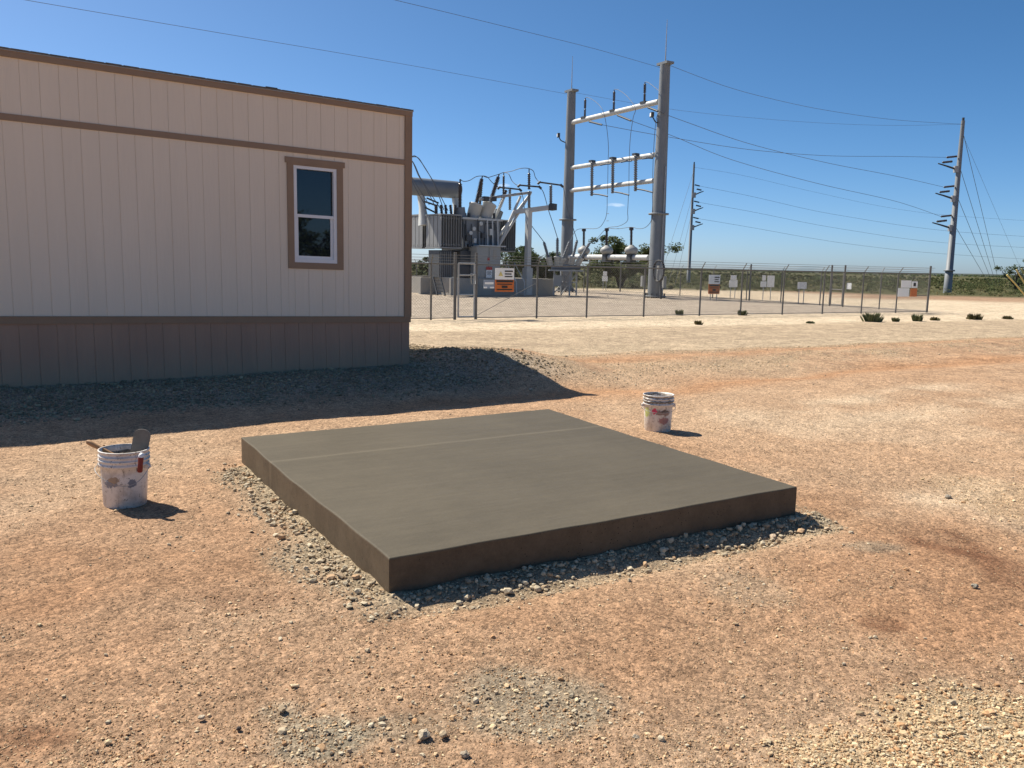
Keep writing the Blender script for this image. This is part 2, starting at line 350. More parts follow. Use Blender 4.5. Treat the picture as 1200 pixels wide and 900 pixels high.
for scale, amp, hgt in ((150, .95, .35), (62, .85, .6), (25, .45, .8), (11, .45, .5), (4, .38, .25)):
    v = vor(scale); bw = N.new('ShaderNodeRGBToBW'); L.new(v.outputs['Color'], bw.inputs[0])
    k = mnode('MULTIPLY', mnode('SUBTRACT', bw.outputs[0], .5), amp)
    if scale < 20: k = mnode('MULTIPLY', k, mnode('ADD', .30 if scale > 5 else .0, mnode('MULTIPLY', at_n.outputs['Alpha'], .7 if scale > 5 else 1.)))
    br = k if br is None else mnode('ADD', br, k)
    hh = mnode('MULTIPLY', mnode('MULTIPLY', mnode('SUBTRACT', 1., v.outputs['Distance']), mnode('POWER', bw.outputs[0], 2.)), (hgt/scale*24 if scale > 20 else hgt*.6/scale*24 if scale > 5 else 0.))
    hs = hh if hs is None else mnode('ADD', hs, hh)
nz = N.new('ShaderNodeTexNoise'); nz.inputs['Scale'].default_value = 60; nz.inputs['Detail'].default_value = 6; nz.inputs['Roughness'].default_value = .7
L.new(tcx.outputs['Object'], nz.inputs['Vector'])
br = mnode('ADD', br, mnode('MULTIPLY', mnode('SUBTRACT', nz.outputs[0], .5), .5))
hs = mnode('ADD', hs, mnode('MULTIPLY', nz.outputs[0], .35))
nz2 = N.new('ShaderNodeTexNoise'); nz2.inputs['Scale'].default_value = 1.3; nz2.inputs['Detail'].default_value = 8; L.new(tcx.outputs['Object'], nz2.inputs['Vector'])
br = mnode('ADD', br, mnode('MULTIPLY', mnode('SUBTRACT', nz2.outputs[0], .5), .35))
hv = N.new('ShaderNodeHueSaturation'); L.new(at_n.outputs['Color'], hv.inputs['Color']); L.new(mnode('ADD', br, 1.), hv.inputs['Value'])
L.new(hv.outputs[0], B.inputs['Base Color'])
bp = N.new('ShaderNodeBump'); bp.inputs['Strength'].default_value = 1.0; bp.inputs['Distance'].default_value = .022
L.new(hs, bp.inputs['Height']); L.new(bp.outputs[0], B.inputs['Normal']); gm.materials.append(m)

# far low hills along the horizon
def hills():
    nx, ny = 260, 14; xs = np.linspace(-5200, 5200, nx); ys = np.linspace(3300, 5200, ny)
    Xh, Yh = np.meshgrid(xs, ys); prof = np.sin(np.linspace(0, math.pi, ny))[:, None]
    ridge = 7+9*(fbm(Xh, Yh, .0011, 4, 91)+.5)+3*(fbm(Xh, Yh, .02, 2, 92)); Zz = ridge*prof-3
    idx = np.arange(nx*ny).reshape(ny, nx)
    q = np.stack([idx[:-1, :-1], idx[:-1, 1:], idx[1:, 1:], idx[1:, :-1]], -1).reshape(-1, 4)
    me = bpy.data.meshes.new('hills'); me.from_pydata(np.stack([Xh, Yh, Zz], -1).reshape(-1, 3).tolist(), [], q.tolist())
    me.materials.append(mat('far_scrub_hill', (.045, .055, .035), .9, c2=(.03, .04, .028), scale=.01))
    o = bpy.data.objects.new('hills', me); COL.objects.link(o); o['kind'] = 'structure'
hills()

# ------------------------------------------------------------------ loose gravel: real stones
ICO_V = []; ph = (1+5**.5)/2
for a_, b_ in ((1, ph), (-1, ph), (1, -ph), (-1, -ph)): ICO_V += [(0, a_, b_), (a_, b_, 0), (b_, 0, a_)]
ICO_V = np.array(ICO_V)/math.hypot(1, ph)
def hull(P):
    import bmesh
    bm = bmesh.new(); vs = [bm.verts.new(p) for p in P]; bm.verts.ensure_lookup_table()
    bmesh.ops.convex_hull(bm, input=vs); bm.verts.index_update()
    fs = [[v.index for v in f.verts] for f in bm.faces]; bm.normal_update(); bm.free(); return np.array(fs)
ICO_F = hull(ICO_V)
OCT_V = np.array([(1, 0, 0), (-1, 0, 0), (0, 1, 0), (0, -1, 0), (0, 0, 1), (0, 0, -1)], float); OCT_F = hull(OCT_V)
STONE_MAT, N, L, B = nmat('limestone_gravel'); B.inputs['Roughness'].default_value = .9; B.inputs['Specular IOR Level'].default_value = .2
an = N.new('ShaderNodeAttribute'); an.attribute_name = 'tint'
nzz = N.new('ShaderNodeTexNoise'); nzz.inputs['Scale'].default_value = 120; tcz = N.new('ShaderNodeTexCoord'); L.new(tcz.outputs['Object'], nzz.inputs[0])
hz = N.new('ShaderNodeHueSaturation'); L.new(an.outputs['Color'], hz.inputs['Color'])
mm = N.new('ShaderNodeMapRange'); mm.inputs[3].default_value = .75; mm.inputs[4].default_value = 1.25; L.new(nzz.outputs[0], mm.inputs[0]); L.new(mm.outputs[0], hz.inputs['Value'])
L.new(hz.outputs[0], B.inputs['Base Color'])
def stones(name, label, x, y, size, cols, big=True, sink=.25):
    n = len(x); V0, F0 = (ICO_V, ICO_F) if big else (OCT_V, OCT_F); nv = len(V0)
    sc = rng.uniform(.65, 1.25, (n, 1, 3)); sc[:, :, 2] *= .68
    V = V0[None]*rng.uniform(.62, 1.25, (n, nv, 1)); cl = rng.uniform(.42, .85, (n, 1, 3)); V = np.clip(V, -cl, cl*rng.uniform(.7, 1.2, (n, 1, 3)))*1.1*sc*size[:, None, None]*.5
    an_ = rng.uniform(0, 2*math.pi, n); tl = rng.uniform(-.4, .4, n); c, s = np.cos(tl), np.sin(tl)
    V = np.stack([V[..., 0], V[..., 1]*c[:, None]-V[..., 2]*s[:, None], V[..., 1]*s[:, None]+V[..., 2]*c[:, None]], -1)
    c, s = np.cos(an_), np.sin(an_)
    V = np.stack([V[..., 0]*c[:, None]-V[..., 1]*s[:, None], V[..., 0]*s[:, None]+V[..., 1]*c[:, None], V[..., 2]], -1)
    d = np.hypot(x, y); nw = 1-sstep(9, 22, d)
    z = hgt_coarse(x, y)+nw*(fbm(x, y, 2.2, 3, 61)*.030+fbm(x, y, 9, 3, 62)*.015)
    V += np.stack([x, y, z+size*.5*.68*(1-2*sink)], -1)[:, None]
    nf = len(F0); Fs = (F0[None]+(np.arange(n)*nv)[:, None, None]).reshape(-1, 3)
    me = bpy.data.meshes.new(name); me.vertices.add(n*nv); me.vertices.foreach_set('co', V.astype(np.float32).ravel())
    me.loops.add(Fs.size); me.loops.foreach_set('vertex_index', Fs.astype(np.int32).ravel())
    me.polygons.add(len(Fs)); me.polygons.foreach_set('loop_start', np.arange(0, Fs.size, 3, dtype=np.int32)); me.polygons.foreach_set('use_smooth', np.zeros(len(Fs), bool)); me.update(calc_edges=True)
    at = me.color_attributes.new('tint', 'FLOAT_COLOR', 'POINT')
    cc = np.repeat(np.concatenate([cols, np.ones((n, 1))], 1)[:, None], nv, 1)
    at.data.foreach_set('color', cc.astype(np.float32).ravel()); me.materials.append(STONE_MAT)
    o = bpy.data.objects.new(name, me); COL.objects.link(o); return tag(o, label, 'gravel', kind='stuff')
def pick(n, pal, jit=.12):
    pal = np.array(pal)*np.array([.98, .90, .75]); c = pal[rng.integers(0, len(pal), n)]; return np.clip(c*rng.uniform(1-jit, 1+jit, (n, 1)), .02, .85)
DIRT = [(.52, .36, .235), (.47, .30, .18), (.60, .47, .33), (.44, .28, .17), (.66, .55, .41), (.40, .26, .165), (.54, .40, .27), (.62, .50, .36)]
CREAM = [(.62, .52, .37), (.68, .58, .43), (.55, .44, .30), (.50, .40, .28), (.70, .62, .48)]
GREY = [(.44, .39, .315), (.52, .475, .395), (.35, .31, .255), (.58, .53, .445), (.44, .36, .28)]
def frustum(n, y0, y1, pw=1.0):
    k = 1-pw*2      # denser towards the camera
    yy = (rng.uniform(0, 1, n)*(y1**-.6-y0**-.6)+y0**-.6)**(-1/.6); xx = rng.uniform(-.72, .72, n)*yy; return xx, yy
def keep(x, y, w, thr=None):
    ds, u, v = slabdist(x, y); s, t = rel(x, y, BP0, BU, BV)
    k = (rng.uniform(0, 1, len(x)) < w) & (ds > .012) & ~((s < .05) & (t > -.03) & (t < 5.0)); return k
x, y = frustum(170000, 2.1, 10.5); z, n1, n2, n3 = zones(x, y)
w = np.clip(.62+n2*1.5+n1*.8, .05, 1); k = keep(x, y, w); x, y = x[k], y[k]
stones('pebble_scatter', 'small tan and cream pebbles strewn over the red dirt', x, y, np.clip(rng.lognormal(-4.95, .38, len(x)), .003, .02), pick(len(x), DIRT, .2), False, .3)
x, y = frustum(10000, 2.1, 12); z, n1, n2, n3 = zones(x, y); k = keep(x, y, np.clip(.4+n2*2.4+n1+z['greypatch']*.5, .02, 1)); x, y = x[k], y[k]
stones('coarse_pebble', 'coarser mixed pebbles lying loose on the red dirt', x, y, np.clip(rng.lognormal(-4.35, .38, len(x)), .006, .035), pick(len(x), DIRT+CREAM[:2]+GREY[:2], .2), True, .25)
# gravel along the slab
n = 60000; u = rng.uniform(-.8, SL+.5, n); v = rng.uniform(-.8, SW+.4, n)
x = SLAB_C[0].x+SU.x*u+SV.x*v; y = SLAB_C[0].y+SU.y*u+SV.y*v; z, n1, n2, n3 = zones(x, y); k = keep(x, y, z['slabgrav']); x, y = x[k][:12000], y[k][:12000]
stones('slab_gravel', 'grey crushed stone banked against the foot of the concrete slab', x, y, np.clip(rng.lognormal(-4.55, .55, len(x)), .005, .05), pick(len(x), GREY, .18), True, .25)
n = 5000; u = rng.uniform(-.3, SL+.1, n); v = rng.uniform(-.3, SW, n)
x = SLAB_C[0].x+SU.x*u+SV.x*v; y = SLAB_C[0].y+SU.y*u+SV.y*v; ds, u, v = slabdist(x, y); k = keep(x, y, np.clip(1-ds/.3, 0, 1)*.9*(ds > .03)*((v < -.01) | (u < -.01))); x, y = x[k][:420], y[k][:420]
stones('broken_rock', 'larger broken stones lying against the foot of the slab', x, y, np.clip(rng.lognormal(-3.35, .3, len(x)), .02, .07), pick(len(x), GREY+[(.5, .36, .25)], .15), True, .2)
# bits of gravel on the grey patches and the cream corner
x, y = frustum(60000, 2.1, 7); z, n1, n2, n3 = zones(x, y); k = keep(x, y, z['greypatch']*.7); x, y = x[k][:3000], y[k][:3000]
stones('patch_gravel', 'grey stone chips on the spilled concrete patches', x, y, np.clip(rng.lognormal(-4.85, .55, len(x)), .004, .04), pick(len(x), GREY, .2), True, .25)
x, y = frustum(120000, 2.1, 8); z, n1, n2, n3 = zones(x, y); k = keep(x, y, z['cream']*.9); x, y = x[k][:11000], y[k][:11000]
stones('cream_gravel', 'pale cream limestone chips thick in the near right corner', x, y, np.clip(rng.lognormal(-4.7, .5, len(x)), .004, .035), pick(len(x), CREAM+GREY[:1]+DIRT[:3], .2), True, .25)
# gravel pad round the trailer
n = 60000; s = rng.uniform(-7, 3.5, n); t = rng.uniform(-2.4, 6, n); x = BP0.x+BU.x*s+BV.x*t; y = BP0.y+BU.y*s+BV.y*t
z, n1, n2, n3 = zones(x, y); k = keep(x, y, z['padgrav']); x, y = x[k][:17000], y[k][:17000]
stones('pad_gravel', 'grey limestone gravel bed round the foot of the trailer', x, y, np.clip(rng.lognormal(-3.65, .4, len(x)), .012, .08), pick(len(x), [(.32, .275, .21), (.25, .215, .165), (.40, .345, .265)], .2), True, .25)
# ribbons of gravel by the road
n = 120000; a_ = rng.uniform(4, 24, n); b_ = rng.uniform(9, 13.6, n); x = a_*UU.x+b_*VV.x; y = a_*UU.y+b_*VV.y
z, n1, n2, n3 = zones(x, y); k = keep(x, y, z['ribbon']*.8) & (z['padgrav'] < .3); x, y = x[k][:16000], y[k][:16000]
stones('ribbon_gravel', 'grey and cream gravel in ridges beside the dirt road', x, y, np.clip(rng.lognormal(-4.1, .45, len(x)), .010, .07), pick(len(x), GREY+CREAM, .2), False, .3)
# stones that stand out
def stone(px, py, size, col, label, group=None, shadow=False):
    p = gnd(px, py); p.z = zg(p.x, p.y); r = random.Random(int(px*7+py)); P = []
    from mathutils import noise
    vs = []
    for v in ICO_V: pass
    import bmesh
    bm = bmesh.new(); bmesh.ops.create_icosphere(bm, subdivisions=2, radius=.42*size)
    for v in bm.verts:
        d = v.co.normalized(); k = 1+.45*noise.noise(d*1.6+Vector((px, py, 0)))+.15*noise.noise(d*4+Vector((py, px, 1)))
        v.co = Vector((v.co.x*k*1.15, v.co.y*k*.95, v.co.z*k*.7))
    me = bpy.data.meshes.new('stone'); bm.to_mesh(me); bm.free()
    me.materials.append(mat('stone_rock', (col[0], col[1]*.92, col[2]*.8), .9, c2=(col[0]*.7, col[1]*.64, col[2]*.54), scale=40, bump=.6, bscale=90))
    o = bpy.data.objects.new('stone', me); COL.objects.link(o); o.location = (p.x, p.y, p.z+size*.16); o.rotation_euler.z = r.uniform(0, 6)
    return tag(o, label, 'stone', group)
stone(906, 623, .055, (.62, .52, .42), 'pinkish white stone at the sunlit edge of the slab shadow, near its right end', 'loose stones')
stone(1111, 582, .055, (.32, .30, .27), 'grey stone alone on the dirt to the right of the slab', 'loose stones')
stone(331, 832, .038, (.45, .37, .27), 'flat tan stone at the rim of the grey spill, near left foreground', 'loose stones')
stone(497, 863, .05, (.50, .45, .37), 'largest grey stone in the foreground cluster below the slab', 'loose stones')
stone(519, 862, .034, (.50, .42, .31), 'tan stone touching the largest grey one in the foreground cluster', 'loose stones')
stone(545, 886, .035, (.38, .34, .28), 'grey stone by the bottom edge, right of the foreground cluster', 'loose stones')
stone(745, 866, .03, (.34, .31, .27), 'grey stone on the grey spill patch, right of centre foreground', 'loose stones')
stone(236, 842, .026, (.58, .52, .43), 'whitish round stone in the left foreground dirt', 'loose stones')
stone(280, 855, .022, (.06, .05, .05), 'small black stone in the left foreground dirt', 'loose stones')
stone(1142, 688, .04, (.30, .30, .27), 'greenish grey stone beside the damp patch at far right', 'loose stones')
stone(622, 456, .07, (.55, .46, .37), 'pale stone on the lit edge of the trailer shadow', 'loose stones')

# ------------------------------------------------------------------ concrete slab
def slab():
    import bmesh
    T = .178
    ht = [T+.008, T+.021, T+.072, T+.048]
    bm = bmesh.new(); nx, ny = 40, 40
    vs = {}
    for i in range(nx+1):
        for j in range(ny+1):
            u, v = i/nx, j/ny
            z = (ht[0]*(1-u)*(1-v)+ht[1]*u*(1-v)+ht[2]*u*v+ht[3]*(1-u)*v)
            p = SLAB_C[0]+SU*(SL*u)+SV*(SW*v)
            wob = (.006*math.sin(7*v+1)+.003*math.sin(31*v))*(i in (0, nx)); wob2 = (.005*math.sin(9*u)+.003*math.sin(37*u+1))*(j in (0, ny))
            p = p+SU*wob+SV*wob2; z += .0018*math.sin(5*u+3*v)*math.sin(7*v)
            vs[i, j] = bm.verts.new((p.x, p.y, z))
    for i in range(nx):
        for j in range(ny): bm.faces.new((vs[i, j], vs[i+1, j], vs[i+1, j+1], vs[i, j+1]))
    ring = [(i, 0) for i in range(nx)]+[(nx, j) for j in range(ny)]+[(i, ny) for i in range(nx, 0, -1)]+[(0, j) for j in range(ny, 0, -1)]
    low = [bm.verts.new((vs[k].co.x, vs[k].co.y, -.08)) for k in ring]
    for q in range(len(ring)):
        r = (q+1) % len(ring); bm.faces.new((vs[ring[r]], vs[ring[q]], low[q], low[r]))
    bmesh.ops.recalc_face_normals(bm, faces=bm.faces)
    top_edges = [e for e in bm.edges if len(e.link_faces) == 2 and abs(e.link_faces[0].normal.z) > .8 and abs(e.link_faces[1].normal.z) < .3 or (len(e.link_faces) == 2 and abs(e.link_faces[1].normal.z) > .8 and abs(e.link_faces[0].normal.z) < .3)]
    bmesh.ops.bevel(bm, geom=top_edges, offset=.009, segments=3, affect='EDGES', profile=.5)
    me = bpy.data.meshes.new('concrete_slab'); off = SLAB_C[0]
    for v in bm.verts: v.co -= off
    bm.to_mesh(me); bm.free()
    o = bpy.data.objects.new('concrete_slab', me); COL.objects.link(o); o.location = off
    m, N, L, B = nmat('fresh_concrete'); tcx = N.new('ShaderNodeTexCoord')
    sx = N.new('ShaderNodeMapping'); sx.inputs['Rotation'].default_value = (0, 0, -math.atan2(SU.y, SU.x)); L.new(tcx.outputs['Object'], sx.inputs[0])
    # slab frame: x along front edge, y away
    def mth(op, a, b):
        n = N.new('ShaderNodeMath'); n.operation = op
        for k, v in enumerate((a, b)):
            if isinstance(v, (int, float)): n.inputs[k].default_value = v
            else: L.new(v, n.inputs[k])
        return n.outputs[0]
    def noise(scale, st=(1, 1, 1), det=6, rough=.6):
        mp = N.new('ShaderNodeMapping'); mp.inputs['Scale'].default_value = st; L.new(sx.outputs[0], mp.inputs[0])
        n = N.new('ShaderNodeTexNoise'); n.inputs['Scale'].default_value = scale; n.inputs['Detail'].default_value = det; n.inputs['Roughness'].default_value = rough
        L.new(mp.outputs[0], n.inputs[0]); return n.outputs[0]
    sep = N.new('ShaderNodeSeparateXYZ'); L.new(sx.outputs[0], sep.inputs[0])
    geo_ = N.new('ShaderNodeNewGeometry'); sn = N.new('ShaderNodeSeparateXYZ'); L.new(geo_.outputs['True Normal'], sn.inputs[0])
    up = mth('GREATER_THAN', sn.outputs['Z'], .5)
    # trowel line left by the screed board, two thirds of the way back
    yl = mth('ADD', sep.outputs['Y'], mth('MULTIPLY', mth('SUBTRACT', noise(1.2), .5), .06))
    dl = mth('ABSOLUTE', mth('SUBTRACT', yl, 2.12), 0.)
    line = mth('MAXIMUM', mth('SUBTRACT', 1., mth('DIVIDE', dl, .035)), 0.)
    band = mth('ADD', mth('MULTIPLY', mth('SUBTRACT', noise(3, (.35, 5, 1)), .5), .28), mth('MULTIPLY', mth('SUBTRACT', noise(14, (.6, 2.2, 1), 8, .75), .5), .42))
    clo = mth('MULTIPLY', mth('SUBTRACT', noise(1.0, det=6), .5), .55)
    fine = mth('MULTIPLY', mth('SUBTRACT', noise(70, (1, 1, 1), 8, .8), .5), .55)
    val = mth('ADD', mth('ADD', mth('ADD', 1., band), mth('ADD', clo, fine)), mth('MULTIPLY', line, .34))
    top = N.new('ShaderNodeRGB'); top.outputs[0].default_value = (.104, .088, .061, 1)
    side = N.new('ShaderNodeRGB'); side.outputs[0].default_value = (.118, .088, .058, 1)
    vv = N.new('ShaderNodeTexVoronoi'); vv.inputs['Scale'].default_value = 42; L.new(sx.outputs[0], vv.inputs['Vector'])
    vr = mth('LESS_THAN', vv.outputs['Distance'], .16)
    bw = N.new('ShaderNodeRGBToBW'); L.new(vv.outputs['Color'], bw.inputs[0]); pit = mth('MULTIPLY', vr, mth('GREATER_THAN', bw.outputs[0], .68))
    pit = mth('MULTIPLY', pit, mth('SUBTRACT', 1., up))
    mx = N.new('ShaderNodeMixRGB'); L.new(up, mx.inputs[0]); L.new(side.outputs[0], mx.inputs[1]); L.new(top.outputs[0], mx.inputs[2])
    sideblotch = mth('MULTIPLY', mth('MULTIPLY', mth('SUBTRACT', noise(7, det=9, rough=.75), .5), 1.1), mth('SUBTRACT', 1., up))
    hv = N.new('ShaderNodeHueSaturation'); L.new(mx.outputs[0], hv.inputs['Color'])
    L.new(mth('MULTIPLY', mth('ADD', val, sideblotch), mth('SUBTRACT', 1., mth('MULTIPLY', pit, .6))), hv.inputs['Value']); L.new(hv.outputs[0], B.inputs['Base Color'])
    rg = mth('ADD', .50, mth('MULTIPLY', noise(5, (.5, 3, 1)), .25)); L.new(rg, B.inputs['Roughness']); B.inputs['Specular IOR Level'].default_value = .16
    bp = N.new('ShaderNodeBump'); bp.inputs['Strength'].default_value = .35; bp.inputs['Distance'].default_value = .004
    hh = mth('ADD', mth('ADD', mth('MULTIPLY', noise(12, (.25, 6, 1)), .5), mth('MULTIPLY', noise(90), .6)), mth('MULTIPLY', pit, -1.5))
    L.new(hh, bp.inputs['Height']); L.new(bp.outputs[0], B.inputs['Normal'])
    me.materials.append(m)
    tag(o, 'freshly poured square concrete slab on gravel in the middle of the yard', 'concrete slab')
slab()

# ------------------------------------------------------------------ trailer building
def trailer():
    K = 1.1111
    t = thing('modular_building', 'beige modular trailer building with brown trim and one window', 'building', BP0, (0, 0, BYAW))
    LEN, DEP = 7.4, 5.0
    zt, zc0, zc1, zb0, zb1 = 3.65, .642, .726, 2.902, 2.975
    # solid core walls stand 14 mm behind the boards, cut round the window
    wx0, wx1, wz0, wz1 = -1.744, -1.135, 1.461, 2.741
    c = MB(); y0, y1 = .005, .11
    c.bb(-LEN, wx0, y0, y1, -.35, zt-.06); c.bb(wx1, -.004, y0, y1, -.35, zt-.06); c.bb(wx0, wx1, y0, y1, -.35, wz0); c.bb(wx0, wx1, y0, y1, wz1, zt-.06)
    c.bb(-.10, -.004, y1, DEP, -.35, zt-.06); c.bb(-LEN, -.10, DEP-.1, DEP, -.35, zt-.06); c.bb(-LEN, -LEN+.1, y1, DEP-.1, -.35, zt-.06)
    c.build('wall', M['siding'], t, world=False)
    MB().bb(-LEN+.1, -.1, y1, DEP-.1, .6, .66).build('floor', M['interior'], t, world=False)
    bw = .195; proto = {}
    def row(name, z0, z1, mt, batter=0., hole=None):
        k = 0; xr = -.094 if name == 'siding_board' else -.012
        off = -.0 
        while True:
            x1 = xr if k == 0 else edge; x0 = -.0995-bw*(k+.42) if name == 'siding_board' else -.02-bw*(k+.62)
            edge = x0
            if x1 < -LEN: break
            g = .0009; xa, xb = x0+g, x1-g
            segs = [(z0, z1)]
            if hole and xb > hole[0] and xa < hole[1]:
                segs = []
                if xa < hole[0]: segs.append((z0, z1, xa, hole[0]))
                if xb > hole[1]: segs.append((z0, z1, hole[1], xb))
                hx0, hx1 = max(xa, hole[0]), min(xb, hole[1]); segs += [(z0, hole[2], hx0, hx1), (hole[3], z1, hx0, hx1)]
            j = random.uniform(0, .0012)+(.0015 if (k//6) % 2 else 0); bv = .0018
            for sgm in segs:
                za, zb = sgm[0], sgm[1]; p, q = (sgm[2], sgm[3]) if len(sgm) == 4 else (xa, xb)
                bl = batter; mb = MB()
                vs = [(p, .0046-bl, za), (q, .0046-bl, za), (q, .0046, zb), (p, .0046, zb), (p, .001+bv-j-bl, za), (p+bv, -j-bl, za), (q-bv, -j-bl, za), (q, .001+bv-j-bl, za), (p, .001+bv-j, zb), (p+bv, -j, zb), (q-bv, -j, zb), (q, .001+bv-j, zb)]
                mb.add(vs, [(0, 4, 8, 3), (4, 5, 9, 8), (5, 6, 10, 9), (6, 7, 11, 10), (7, 1, 2, 11), (0, 1, 7, 6, 5, 4), (3, 8, 9, 10, 11, 2)])
                mb.build(name, mt, t, world=False)
            k += 1
    hole = (-1.83, -1.04, 1.376, 2.84)
    row('siding_board', zc1, zb0, M['siding'], 0, hole); row('siding_board', zb1, zt-.066, M['siding']); row('skirt_board', -.35, zc0, M['skirt'], .035)
    MB().bb(-LEN, -.092, -.017, .0, zb0, zb1).build('belt_trim', M['brown'], t, world=False)
    MB().bb(-LEN, .006, -.024, .0, zc0, zc1).bb(-LEN, .004, -.034, -.001, zc1-.012, zc1+.004).build('skirt_cap_trim', M['brown'], t, world=False)
    MB().bb(-.092, .0, -.02, .0, zc1, zt-.066).bb(-.0, .018, -.022, .1, zc1, zt-.066).build('corner_trim', M['brown'], t, world=False)
    MB().bb(-LEN, .02, -.03, .0, zt-.066, zt).build('fascia_board', M['brown'], t, world=False)
    rf = MB().bb(-LEN, .022, -.05, DEP+.05, zt+.010, zt+.024)
    for k in range(40):
        x = -LEN+k*.19; rf.bb(x, min(x+.17, .02), -.053, .2, zt+.0235, zt+.026+random.uniform(0, .004))
    rr = rf.build('roof', M['shingle'], t, world=False)
    MB().bb(-LEN, .03, -.04, .0, zt, zt+.010).build('drip_edge', M['galv'], rr, world=False)
    MB().bb(-2.1, -1.95, -.045, .1, zt+.030, zt+.040).build('roof_patch', M['darksteel'], rr, world=False)
    # window
    w = MB().bb(-1.83, wx0, -.019, .0, 1.376, 2.765).bb(wx1, -1.043, -.019, .0, 1.376, 2.765).bb(wx0, wx1, -.019, .0, 1.376, wz0).bb(-1.856, -1.017, -.023, .0, 2.765, 2.841).bb(wx0, wx1, -.0185, .0, wz1, 2.765).build('window', M['brown'], t, world=False)
    f = MB(); fw = .045
    f.bb(wx0, wx0+fw, -.012, .08, wz0, wz1).bb(wx1-fw, wx1, -.012, .08, wz0, wz1).bb(wx0+fw, wx1-fw, -.012, .08, wz0, wz0+.05).bb(wx0+fw, wx1-fw, -.012, .08, wz1-.04, wz1)
    f.build('frame', M['vinyl'], w, world=False)
    mid = 2.105
    s = MB(); s.bb(wx0+fw, wx0+fw+.022, .012, .05, wz0+.05, mid-.04).bb(wx1-fw-.04, wx1-fw, .012, .05, wz0+.05, mid-.04).bb(wx0+fw+.022, wx1-fw-.04, .012, .05, wz0+.05, wz0+.09).bb(wx0+fw, wx1-fw, -.004, .05, mid-.04, mid)
    s.build('sash', M['vinyl'], w, world=False)
    MB().bb(wx0+fw+.02, wx1-fw-.038, .028, .034, wz0+.088, mid-.038).build('pane', M['glass'], w, world=False)
    MB().bb(wx0+fw, wx1-fw, .040, .046, mid-.001, wz1-.04).build('pane', M['glass'], w, world=False)
    bl = MB().bb(wx0+fw, wx1-fw, .10, .13, wz1-.075, wz1-.04)
    for k in range(5): bl.bb(wx0+fw, wx1-fw, .10, .125, wz1-.082-k*.004, wz1-.0805-k*.004)
    bl.build('blind', M['blind'], w, world=False)
    MB().tube((wx1-fw-.13, .095, wz1-.08), (wx1-fw-.125, .095, wz1-.50), .0035).tube((wx0+.21, .095, wz1-.08), (wx0+.21, .095, wz1-.14), .003).build('blind_wand', M['blind'], w, world=False)
    for o in list(t.children_recursive):           # the whole trailer sits slightly out of level
        for v in o.data.vertices: v.co.z -= .0162*v.co.x
trailer()

